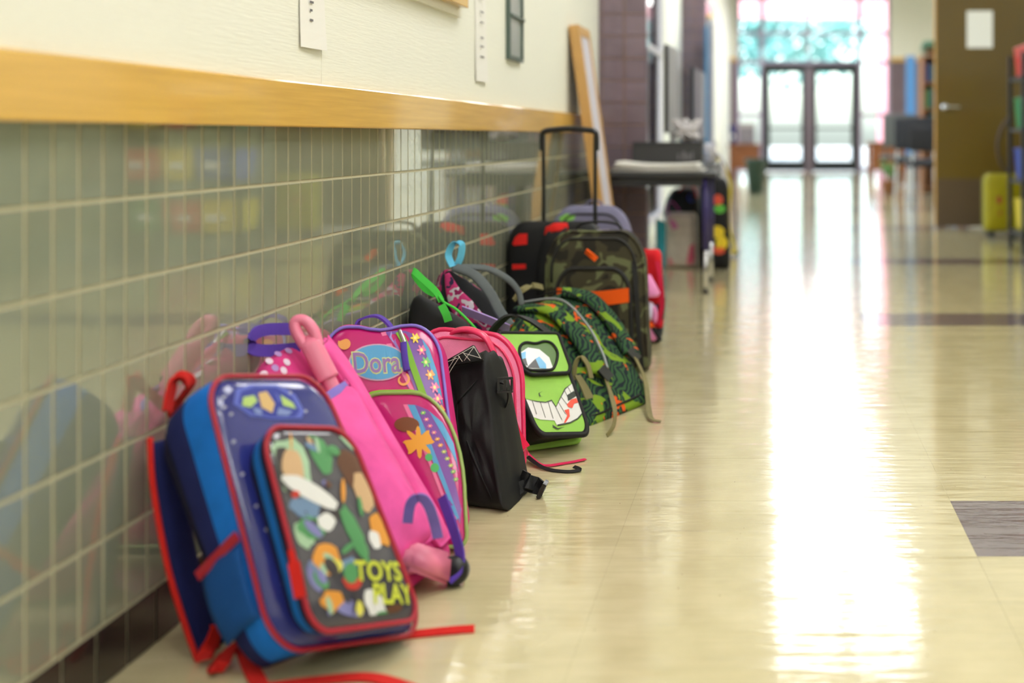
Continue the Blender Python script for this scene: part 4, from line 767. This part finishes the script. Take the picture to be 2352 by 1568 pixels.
T.add('side_strap', ribbon([at(1296, 520, 3.80), at(1265, 545, 3.77), at(1250, 600, 3.765), at(1246, 680, 3.765)], .04, .008, (1, 0, 0), pad=True), BLKF)
hd = T.add('trolley_handle', join(tube([V(-.752, 3.93, .40), V(-.753, 3.93, .70)], .0065, 8), tube([V(-.583, 3.93, .40), V(-.583, 3.93, .70)], .0065, 8)), BLK)
T.add('grip', tube([V(-.757, 3.93, .655), V(-.757, 3.93, .70), V(-.75, 3.93, .717), V(-.72, 3.93, .723), V(-.668, 3.93, .727), V(-.615, 3.93, .723), V(-.586, 3.93, .717), V(-.579, 3.93, .70), V(-.579, 3.93, .655)], .0095, 8), BLK, parent=hd)
for x in (-.80, -.60): T.add('wheel', lathe([(.008, -.014), (.03, -.014), (.033, -.009), (.033, .009), (.03, .014), (.008, .014)], V(x, 3.94, .033), 18, Matrix.Rotation(math.pi/2, 3, 'Y')), BLK)
# ---------------------------------------------------------------- 12 lavender grey backpack behind it
LG = fab('lavender_grey_nylon', (124, 122, 150)); LIME = fab('lime_patch', (140, 206, 90))
B = Soft([V(-.80, 4.2, .004), V(-.50, 4.2, .004), V(-.50, 4.28, .455), V(-.80, 4.28, .455), V(-.80, 4.36, .004), V(-.51, 4.36, .004), V(-.52, 4.38, .43), V(-.80, 4.38, .43)], rb=(.15, .08), rt=(.6, .3), bulge=.12, side=.03, wr=.03, seed=19)
T = Thing('school_backpack', 'lavender grey backpack with a lime patch, behind the trolley handle', 'backpack', V(-.65, 4.29, 0), 'school bags along the wall')
T.add('body', B.geo(), LG); T.add('lime_patch', B.decal([(0, blob_ := uvs(B, [(1282, 500), (1300, 490), (1322, 492), (1318, 504), (1290, 510)]))], .0015), LIME, False)
T.add('zip', tube([B.front(u_*.82, .5+(v_-.5)*.86, .002) for u_, v_ in B.out if v_ > .5], .004, 6, raw=True), PIPK)
T.add('carry_handle', ribbon([V(-.69, 4.35, .43), V(-.67, 4.35, .465), V(-.63, 4.35, .465), V(-.61, 4.35, .43)], .02, .006, (0, 1, 0)), LG, False)
# ---------------------------------------------------------------- 13 red backpack and the pink plush hanging from it
B = Soft([V(-.49, 4.08, .05), V(-.37, 4.03, .05), V(-.385, 4.08, .315), V(-.49, 4.12, .315), V(-.49, 4.2, .05), V(-.38, 4.2, .05), V(-.39, 4.22, .30), V(-.49, 4.22, .30)], rb=(.2, .1), rt=(.3, .1), bulge=.08, side=.02, wr=.05, seed=20)
T = Thing('school_backpack', 'red backpack with dark base beside the camouflage backpack', 'backpack', V(-.43, 4.13, 0), 'school bags along the wall')
T.add('body', B.geo(), fab('scarlet_nylon', (214, 28, 40)))
T.add('base', Soft([V(-.485, 4.09, .002), V(-.38, 4.05, .002), V(-.365, 4.03, .14), V(-.49, 4.08, .14), V(-.485, 4.19, .002), V(-.385, 4.19, .002), V(-.375, 4.205, .14), V(-.49, 4.205, .14)], rb=(.2, .15), rt=(.05, .05), bulge=.02, side=.02, wr=.02, seed=21).geo(), fab('ink_nylon', (34, 38, 48)))
T.add('strap', ribbon([at(1510, 600, 4.03), at(1518, 650, 4.0), at(1520, 700, 4.0), at(1512, 745, 4.0)], .016, .004, (1, .3, 0)), fab('crimson_webbing', (190, 24, 60)), False)
T = Thing('plush_charm', 'small pink and white plush charm with orange and black feet by the camouflage backpack', 'plush toy', at(1490, 785, 4.0)); PP = fab('plush_pink', (240, 150, 205), rough=.95)
def puff(c, r, sx=1, sy=1, sz=1):
    bm = bmesh.new(); bmesh.ops.create_icosphere(bm, subdivisions=2, radius=r)
    for v in bm.verts: v.co = Vector((v.co.x*sx, v.co.y*sy, v.co.z*sz))+Vector(c)+v.co.normalized()*noise.noise(v.co*60)*r*.12
    return bm_geo(bm)
T.add('hat', lathe([(.004, .06), (.02, .03), (.036, 0), (.03, -.012), (.004, -.014)], at(1492, 672, 3.96), 14), PP); T.add('body', puff(at(1489, 715, 3.96), .026, 1, .8, 1.3), fab('plush_white', (222, 212, 240), rough=.95))
T.add('arm', puff(at(1504, 722, 3.95), .012, .8, .8, 2.6), PP); T.add('leg', puff(at(1490, 748, 3.95), .014, 1.3, .8, 1), ORW); T.add('leg', puff(at(1500, 768, 3.94), .016, 1, .8, 1.4), PP)
T.add('boot', ribbon([at(1500, 752, 3.93), at(1510, 768, 3.925), at(1517, 782, 3.92)], .014, .014, (1, 0, 0), pad=True), BLKF); T.add('cord', ribbon([at(1482, 610, 4.0), at(1484, 630, 3.98), at(1490, 655, 3.965)], .012, .003, (1, 0, 0)), fab('cord_pink', (220, 70, 150)), False)
# ================================================================== DESK WITH THE EQUIPMENT
DTOP = mat('dark_desk_top', (40, 42, 46), .45); PLEG = mat('indigo_leg_paint', (54, 46, 104), .4)
def desk(label, x0, x1, y0, y1, z, legs):
    t = Thing('student_desk', label, 'desk', ((x0+x1)/2, (y0+y1)/2, 0), 'student desks along the wall'); t.add('desk_top', box((x0, y0, z-.022), (x1, y1, z), .004), DTOP, False); [t.add('apron', box((x0+.03, q-.0075, z-.06), (x1-.03, q+.0075, z-.022)), DTOP, False) for q in (y0+.0375, y1-.0375)]
    for x, y in legs:
        l = t.add('leg', lathe([(.016, .2), (.016, z-.02)], (x, y, 0), 14), PLEG); t.add('leg_insert', lathe([(.012, .012), (.012, .2)], (x, y, 0), 12), CHR, parent=l); t.add('foot', lathe([(.016, 0), (.017, .004), (.013, .012)], (x, y, 0), 12), BLK, parent=l)
Z1 = .54
desk('small dark desk with indigo legs standing in front of the plum tiled pier', -.835, -.25, 5.32, 5.83, Z1, ((-.30, 5.36), (-.80, 5.36), (-.30, 5.79), (-.80, 5.79)))
desk('second dark desk with equipment below the tall window', -.845, -.30, 6.16, 7.5, Z1, ((-.345, 6.2), (-.81, 6.2), (-.345, 7.46), (-.81, 7.46)))
t = Thing('paper_stack', 'loose stack of white papers on the near dark desk', 'paper', (-.52, 5.5, Z1))
for k in range(7):
    M = Matrix.Translation((-.52+.006*math.sin(k*2), 5.50+.008*math.cos(k*3), Z1+.0005)) @ Matrix.Rotation(.03*math.sin(k*5), 4, 'Z')
    vs, fs = [], []
    for i in range(9):
        for y in (-.14, .14):
            x = -.205+.41*i/8; zz = k*.005+(.014*max(0, -x/.205)**2+.008*max(0, x/.205)**3)*(1 if k > 1 else .2); vs.append(M @ V(x*(1-.06*zz/.02), y, zz))
    for i in range(8): fs.append((2*i, 2*i+2, 2*i+3, 2*i+1))
    me = mesh('t', vs, fs, WHT); bm = bmesh.new(); bm.from_mesh(me); bmesh.ops.recalc_face_normals(bm, faces=bm.faces); bmesh.ops.solidify(bm, geom=bm.faces[:], thickness=-.0042); t.add('sheet', bm_geo(bm), WHT, False)
t = Thing('black_equipment_box', 'flat black equipment box behind the white papers on the near desk', 'box', (-.47, 5.74, Z1)); BX = mat('matte_black_case', (48, 48, 50), .55)
t.add('case', box((-.665, 5.665, Z1), (-.335, 5.815, Z1+.125), .006, 2), BX, False); t.add('lid', box((-.668, 5.662, Z1+.1255), (-.332, 5.818, Z1+.135), .003), BX, False)
t.add('marking', join(*[box((-.45+.022*k, 5.6625, Z1+.05), (-.45+.022*k+(.014 if k % 3 else .008), 5.6645, Z1+.05+(.04 if k % 2 else .03))) for k in range(4)]), INK, False)
SIL = mat('silver_bezel', (176, 176, 184), .35, .4); SCR = mat('dark_screen', (20, 22, 24), .55)
def monitor(label, x, y, z, wd, ht, c):
    t = Thing('monitor', label, 'monitor', (x, y, z), 'monitors on the second desk'); t.add('base', lathe([(.08, 0), (.082, .006), (.03, .014)], (x, y, z), 20), c); t.add('stand', box((x-.015, y-.03, z+.01), (x+.012, y+.03, z+.2), .004), c, False)
    t.add('housing', hexa([V(x-.01, y-wd/2, z+.12), V(x+.03, y-wd/2+.03, z+.13), V(x+.035, y+wd/2-.03, z+.13), V(x-.01, y+wd/2, z+.12), V(x-.01, y-wd/2, z+.12+ht), V(x+.03, y-wd/2+.03, z+.10+ht), V(x+.035, y+wd/2-.03, z+.10+ht), V(x-.01, y+wd/2, z+.12+ht)], .004), c, False)
    t.add('screen', box((x-.03, y-wd/2, z+.12), (x-.0102, y+wd/2, z+.12+ht), .003), SCR, False)
monitor('thin black monitor seen edge on with silver back, on the second desk', -.535, 6.42, Z1+.06, .40, .46, SIL); monitor('grey monitor seen edge on, the farther of the two', -.445, 7.1, Z1+.02, .40, .42, GREYM)
t = Thing('computer_base', 'low grey computer case under the nearer monitor', 'computer', (-.56, 6.42, Z1)); t.add('case', box((-.72, 6.22, Z1), (-.40, 6.62, Z1+.058), .006, 2), GREYM, False); t.add('drive_slot', box((-.70, 6.217, Z1+.03), (-.58, 6.2195, Z1+.045)), BLK, False)
def cables(label, c, n, spread, m, r=.006, drop=None, sd=1):
    rg = random.Random(sd); t = Thing('cable_bundle', label, 'cables', c)
    for k in range(n):
        pts = []; 
        for i in range(7):
            a = rg.uniform(0, 6.28); pts.append(Vector(c)+V(spread[0]*math.cos(a)*rg.uniform(.4, 1), spread[1]*math.sin(a)*rg.uniform(.4, 1), r+rg.uniform(0, 1)*spread[2]))
        if drop and k % 2 == 0: pts += [Vector(q_)+V(rg.uniform(-.015, .015), rg.uniform(-.03, .03), 0) for q_ in drop]
        t.add('cable', tube(pts, r, 6, 6), m)
WC = mat('white_cable', (214, 210, 214), .5); YC = mat('yellow_cable', (214, 190, 40), .5); BC = mat('black_cable', (36, 38, 40), .5)
cables('tangle of white cables on the black box', (-.41, 5.74, Z1+.136), 7, (.07, .06, .10), WC, .007, None, 3)
cables('white cables spilling over the edge of the second desk', (-.36, 6.72, Z1+.004), 6, (.05, .06, .12), WC, .008, [(-.30, 6.70, Z1+.05), (-.272, 6.68, Z1-.02), (-.266, 6.68, .42), (-.275, 6.68, .36)], 4)
cables('yellow cord coil hanging off the second desk', (-.36, 7.0, Z1+.004), 3, (.03, .06, .03), YC, .007, [(-.295, 6.98, Z1+.02), (-.262, 6.97, .42), (-.252, 6.97, .22), (-.23, 6.96, .04), (-.25, 6.95, .04)], 5)
cables('black cord hanging from the second desk to the floor', (-.38, 7.25, Z1+.014), 1, (.03, .06, .02), BC, .006, [(-.295, 7.22, Z1+.03), (-.25, 7.2, .40), (-.235, 7.2, .2), (-.22, 7.18, .012), (-.2, 7.14, .01)], 6)
B = Soft([V(-.385, 6.30, .003), V(-.225, 6.30, .003), V(-.24, 6.32, .47), V(-.385, 6.32, .47), V(-.385, 6.46, .003), V(-.235, 6.46, .003), V(-.24, 6.46, .46), V(-.385, 6.46, .46)], rb=(.2, .1), rt=(.4, .15), bulge=.1, wr=.05, seed=22)
T = Thing('hanging_bag', 'black bag with bright yellow, green and red print at the side of the second desk', 'bag', (-.31, 6.38, 0)); T.add('body', B.geo(), BLKF)
T.add('print', B.decal([(0, ell(.3, .78, .35, .06)), (1, ell(.4, .68, .4, .05)), (2, ell(.2, .42, .5, .07)), (2, ell(.5, .3, .4, .08)), (0, ell(.3, .22, .4, .05)), (3, ell(-.3, .25, .3, .08))]), [vc('bagred', (220, 80, 50)), vc('baggreen', (90, 180, 60)), vc('bagyellow', (230, 200, 40)), vc('bagviolet', (90, 60, 130))], False); T.add('strap', ribbon([V(-.34, 6.39, .455), V(-.34, 6.39, .485), V(-.31, 6.39, .50), V(-.28, 6.39, .485), V(-.28, 6.39, .455)], .02, .004, (0, 1, 0)), BLKF, False)
B = Soft([V(-.575, 6.40, .004), V(-.41, 6.40, .004), V(-.415, 6.42, .285), V(-.575, 6.42, .285), V(-.575, 6.55, .004), V(-.41, 6.55, .004), V(-.415, 6.55, .28), V(-.575, 6.55, .28)], rb=(.12, .06), rt=(.25, .12), bulge=.08, wr=.03, seed=23)
T = Thing('tote_bag', 'cream bag with pink corners and a teal side standing under the second desk', 'bag', (-.49, 6.47, 0)); T.add('body', B.geo(), fab('cream_canvas', (236, 222, 210)))
T.add('print', B.decal([(0, [(.35, .04), (.92, .06), (.92, .45), (.6, .4)]), (0, [(-.9, .04), (-.4, .04), (-.7, .2)]), (1, [(-.95, .95), (-.6, .97), (-.1, .75), (-.5, .7)])]), [vc('coral', (240, 110, 140)), vc('mallow', (226, 130, 190))], False)
T.add('handle', ribbon([V(-.56, 6.43, .27), V(-.565, 6.43, .33), V(-.54, 6.44, .35), V(-.50, 6.44, .30)], .02, .004, (0, 1, 0)), fab('mallow_webbing', (214, 110, 190)), False)
solo('teal_pouch', 'narrow teal pouch leaning beside the cream bag under the desk', 'pouch', Soft([V(-.61, 6.27, .03), V(-.565, 6.27, .004), V(-.565, 6.33, .24), V(-.62, 6.33, .26), V(-.61, 6.32, .03), V(-.57, 6.32, .004), V(-.57, 6.38, .24), V(-.62, 6.38, .26)], rb=(.4, .2), rt=(.3, .1), bulge=.3, wr=.03, seed=24).geo(), fab('teal_nylon', (56, 150, 164)), V(-.59, 6.3, .004))
B = Soft([V(-.615, 6.65, .004), V(-.40, 6.65, .004), V(-.41, 6.66, .40), V(-.60, 6.66, .40), V(-.61, 6.85, .004), V(-.40, 6.85, .004), V(-.41, 6.85, .39), V(-.6, 6.85, .39)], rb=(.15, .1), rt=(.6, .3), bulge=.1, wr=.03, seed=25)
T = Thing('school_backpack', 'black backpack under the second desk behind the cream bag', 'backpack', (-.5, 6.75, 0)); T.add('body', B.geo(), BLKF); T.add('red_strap', ribbon([V(-.52, 6.66, .40), V(-.48, 6.64, .44), V(-.44, 6.64, .42), V(-.42, 6.645, .36)], .02, .004, (0, 1, 0)), REDW, False); T.add('blue_patch', B.decal([(0, ell(.55, .9, .2, .06))]), vc('patchblue', (40, 80, 200)), False)
# ---- blue panel stand
t = Thing('display_panel', 'tall narrow blue display panel standing beyond the desks', 'panel', (-.545, 11.0, 0)); t.add('panel', box((-.60, 10.6, .35), (-.575, 11.1, 1.68), .004), mat('blue_panel', (44, 130, 186), .5), False); t.add('post', join(box((-.57, 10.6, .02), (-.545, 10.63, 1.75)), box((-.57, 11.07, .02), (-.545, 11.1, 1.75))), GREYM, False); t.add('foot', join(box((-.66, 10.6, 0), (-.46, 10.63, .02)), box((-.66, 11.07, 0), (-.46, 11.1, .02))), GREYM, False); t.add('knob', puff((-.557, 10.615, 1.765), .025), mat('yellow_knob', (220, 180, 40), .4))
# ================================================================== FAR LOBBY
def table(label, x0, x1, y0, y1, z, m, name='wooden_desk', cat='desk'):
    t = Thing(name, label, cat, ((x0+x1)/2, (y0+y1)/2, 0)); t.add('top', box((x0, y0, z-.04), (x1, y1, z), .006), m, False); t.add('front_panel', box((x0+.05, y0+.04, .18), (x1-.05, y0+.06, z-.04)), m, False)
    for x in (x0+.05, x1-.05):
        for y in (y0+.05, y1-.05): t.add('leg', box((x-.025, y-.025, 0), (x+.025, y+.025, z-.04), .003), m, False)
OAK = mat('orange_oak', (122, 70, 32), .4, var=.1, vscale=5, stretch=(2, 2, 20))
table('orange oak desk at the left of the far glass doors', -.74, -.2, 19.6, 20.6, .58, OAK)
t = Thing('storage_bin', 'navy storage bin on the left oak desk', 'bin', (-.69, 19.9, .58)); t.add('bin', lathe([(.05, 0), (.062, .3), (.066, .30), (.066, .315), (.055, .315), (.045, .02)], (-.665, 19.9, .58), 4), mat('navy_plastic', (40, 40, 110), .4), False); t.add('label_card', box((-.69, 19.835, .68), (-.64, 19.84, .74)), WHT, False)
t = Thing('grey_box_pile', 'grey carton on the left oak desk', 'box', (-.42, 20, .58)); t.add('carton', box((-.56, 19.75, .58), (-.30, 20.2, .86), .006), mat('grey_card', (126, 120, 128), .8), False); t.add('lid', box((-.565, 19.745, .861), (-.295, 20.205, .93), .006), mat('pale_card', (168, 162, 164), .8), False)
t = Thing('waste_bin', 'dark green round waste bin on the floor near the left oak desk', 'bin', (-.21, 14.7, 0)); t.add('tub', lathe([(.09, 0), (.125, .40), (.132, .402), (.132, .42), (.118, .42), (.085, .02)], (-.21, 14.7, 0), 24), mat('dark_green_plastic', (26, 52, 42), .5)); t.add('rim', tube([V(-.21+.128*math.cos(a), 14.7+.128*math.sin(a), .425) for a in [k*.5236 for k in range(12)]], .008, 6, 4, True), mat('dark_green_plastic', (0, 0, 0)))
table('orange oak desk at the right of the far glass doors', 1.5, 2.1, 18.6, 19.4, .62, OAK)
t = Thing('potted_plant', 'leafy green plant in a brown pot before the right oak desk', 'plant', (1.42, 14.7, 0)); t.add('pot', lathe([(.06, 0), (.085, .14), (.092, .142), (.092, .165), (.08, .165), (.07, .14)], (1.42, 14.7, 0), 18), BROWN); LEAF = mat('plant_leaf', (74, 120, 44), .5)
for k in range(16):
    a = k*2.4; rr = .07+.03*(k % 4); z1 = .28+.03*(k % 5); t.add('leaf', ribbon([V(1.42, 14.7, .15), V(1.42+rr*.5*math.cos(a), 14.7+rr*.5*math.sin(a), z1), V(1.42+rr*1.5*math.cos(a), 14.7+rr*1.5*math.sin(a), z1-.04)], lambda q: .008+.05*math.sin(math.pi*min(.97, q)), .002, (-math.sin(a), math.cos(a), 0), n=4), LEAF)
def chair(label, x, y, rz, seat, m, fm, zs=.44, zb=.85, wd=.42):
    t = Thing('lobby_chair', label, 'chair', (x, y, 0), 'lobby chairs'); M = Matrix.Translation((x, y, 0)) @ Matrix.Rotation(rz, 4, 'Z'); h = wd/2
    tr = lambda g: ([M @ Vector(v) for v in g[0]], g[1])
    t.add('seat', tr(box((-h, -h, zs-.06), (h, h, zs), .02, 2)), m); t.add('backrest', tr(box((-h, h-.05, zs+.1), (h, h, zb), .02, 2)), m)
    for sx in (-1, 1):
        t.add('leg', tr(tube([V(sx*(h-.03), -h+.03, zs-.06), V(sx*(h-.01), -h, 0)], .012, 8)), fm); t.add('leg', tr(tube([V(sx*(h-.03), h-.02, zb-.1), V(sx*(h-.03), h-.02, zs), V(sx*(h-.01), h, 0)], .012, 8)), fm)
chair('grey upholstered chair facing away beside the right oak desk', 1.69, 16.2, math.pi, 0, mat('grey_fabric', (84, 86, 84), .9), BLK, .46, 1.0, .44)
chair('black chair with silver legs partly behind the yellow door', 1.63, 12.4, math.pi, 0, mat('black_fabric_seat', (26, 26, 32), .8), CHR, .45, .80, .48); chair('second black chair behind the yellow door, farther back', 1.70, 13.6, math.pi*.85, 0, mat('black_fabric_seat', (0, 0, 0)), CHR, .45, .92, .5)
t = Thing('bookcase', 'tall brown bookcase at the far right of the lobby', 'bookcase', (2.1, 15.1, 0)); x0, x1, y0, y1, hh = 1.86, 2.36, 14.9, 15.25, 1.72
t.add('side_panel', box((x0, y0, 0), (x0+.025, y1, hh)), BROWN, False); t.add('side_panel', box((x1-.025, y0, 0), (x1, y1, hh)), BROWN, False); t.add('back_panel', box((x0+.025, y1-.015, 0), (x1-.025, y1, hh)), BROWN, False)
for k in range(6): t.add('shelf', box((x0+.025, y0+.005, .04+k*.33), (x1-.025, y1-.015, .06+k*.33)), BROWN, False)
rg = random.Random(4); BKM = [mat('book_%s' % n_, c, .6) for n_, c in (('teal', (40, 90, 90)), ('brown', (110, 70, 40)), ('green', (50, 90, 50)), ('navy', (40, 44, 80)))]
for k in range(2, 5):
    x = x0+.03
    for b_ in range(6):
        wd = rg.uniform(.03, .05); hh_ = rg.uniform(.2, .27); solo('book', 'upright book on a shelf of the far brown bookcase', 'book', box((x, y0+.02, .061+k*.33), (x+wd, y0+.2, .061+k*.33+hh_), .002), BKM[rg.randrange(4)], (x+wd/2, y0+.1, .061+k*.33), False, 'books on the far bookcase'); x += wd+.004
t = Thing('potted_plant', 'trailing green plant on top of the far brown bookcase', 'plant', (1.98, 15.05, 1.73)); t.add('pot', lathe([(.05, 0), (.07, .1), (.075, .1), (.075, .115), (.06, .115)], (1.98, 15.05, 1.73), 16), BROWN); LEAF2 = mat('trailing_leaf', (40, 96, 70), .5)
for k in range(18):
    a = k*2.4; t.add('leaf', ribbon([V(1.98, 15.05, 1.83), V(1.98+.08*math.cos(a), 15.05+.08*math.sin(a), 1.9), V(1.98+.13*math.cos(a), 15.05+.13*math.sin(a), 1.84-.03*(k % 5))], lambda q: .008+.05*math.sin(math.pi*min(.97, q)), .002, (-math.sin(a), math.cos(a), 0), n=4), LEAF2)
t = Thing('banner_stand', 'narrow pale blue banner on a stand before the plum end wall', 'banner', (1.99, 17.2, 0)); t.add('banner', box((1.91, 17.2, .3), (2.05, 17.21, 1.86)), mat('pale_blue_cloth', (78, 128, 178), .7), False); t.add('pole', tube([V(1.98, 17.22, .02), V(1.98, 17.22, 1.88)], .012), CHR); t.add('base', lathe([(.14, 0), (.14, .012), (.03, .02)], (1.98, 17.22, 0), 20), GREYM)
# ================================================================== RIGHT SIDE: SUITCASE AND RACK OF BINS
YS = fab('yellow_shell', (150, 138, 4), rough=.45, var=.05)
B = Soft([V(1.475, 8.30, .045), V(1.74, 8.30, .045), V(1.74, 8.32, .44), V(1.475, 8.32, .44), V(1.475, 8.50, .045), V(1.74, 8.50, .045), V(1.74, 8.5, .44), V(1.475, 8.5, .44)], rb=(.2, .1), rt=(.35, .15), bulge=.1, side=.02, wr=.01, seed=30)
T = Thing('childrens_suitcase', 'bright yellow suitcase on black wheels beside the yellow door', 'suitcase', (1.6, 8.4, 0)); T.add('shell', B.geo(), YS); T.add('band', B.piping(.008, .5, 1.0), BLK)
for x in (1.53, 1.69):
    for y in (8.34, 8.46): T.add('wheel', lathe([(.008, -.012), (.026, -.012), (.028, 0), (.026, .012), (.008, .012)], V(x, y, .028), 14, Matrix.Rotation(math.pi/2, 3, 'Y')), BLK)
T.add('red_badge', B.decal([(0, ell(-.3, .55, .12, .07)), (0, ell(-.25, .32, .06, .05))]), vc('badge', (150, 40, 30)), False)
T.add('curved_handle', tube([V(1.66, 8.42, .43), V(1.60, 8.40, .52), V(1.575, 8.38, .64), V(1.60, 8.36, .76), V(1.66, 8.36, .84)], .014, 8), mat('brown_rubber', (70, 52, 38), .5))
t = Thing('storage_rack', 'black metal rack of coloured bins at the right edge', 'rack', (1.8, 7.25, 0)); RK = mat('rack_metal', (44, 42, 48), .4, .5); zs_ = (.13, .44, .75, 1.06)
for x in (1.475, 2.12):
    for y in (7.04, 7.44): t.add('post', box((x-.012, y-.012, .05), (x+.012, y+.012, 1.2)), RK, False); t.add('caster', lathe([(.008, -.01), (.024, -.01), (.025, .01), (.008, .01)], V(x, y, .025), 12, Matrix.Rotation(math.pi/2, 3, 'Y')), BLK)
for z in zs_: t.add('shelf', box((1.47, 7.035, z-.02), (2.125, 7.445, z)), RK, False)
bc = {'red': (206, 40, 30), 'yellow': (226, 200, 40), 'green': (40, 130, 70), 'blue': (40, 70, 160)}; lay = (('yellow', 'red', 'green'), ('blue', 'yellow', 'red'), ('green', 'red', 'yellow'), ('red', 'yellow', 'blue')); words = ('bottom', 'second', 'third', 'top')
for r_, row in enumerate(lay):
    for k, cn in enumerate(row):
        x = 1.495+k*.2045; z = zs_[r_]+.001; b = Thing('plastic_bin', '%s plastic bin, %s on the %s shelf of the rack' % (cn, ('leftmost', 'middle', 'rightmost')[k], words[r_]), 'bin', (x+.098, 7.24, z), 'bins on the storage rack'); m = mat('bin_'+cn, bc[cn], .4)
        b.add('tub', hexa([V(x+.012, 7.07, z), V(x+.184, 7.07, z), V(x+.184, 7.41, z), V(x+.012, 7.41, z), V(x, 7.05, z+.17), V(x+.196, 7.05, z+.17), V(x+.196, 7.43, z+.17), V(x, 7.43, z+.17)], .006), m, False); b.add('lid', box((x-.002, 7.046, z+.1705), (x+.198, 7.434, z+.19), .005), m, False); b.add('card', box((x+.06, 7.050, z+.07), (x+.136, 7.0545, z+.11)), WHT, False)
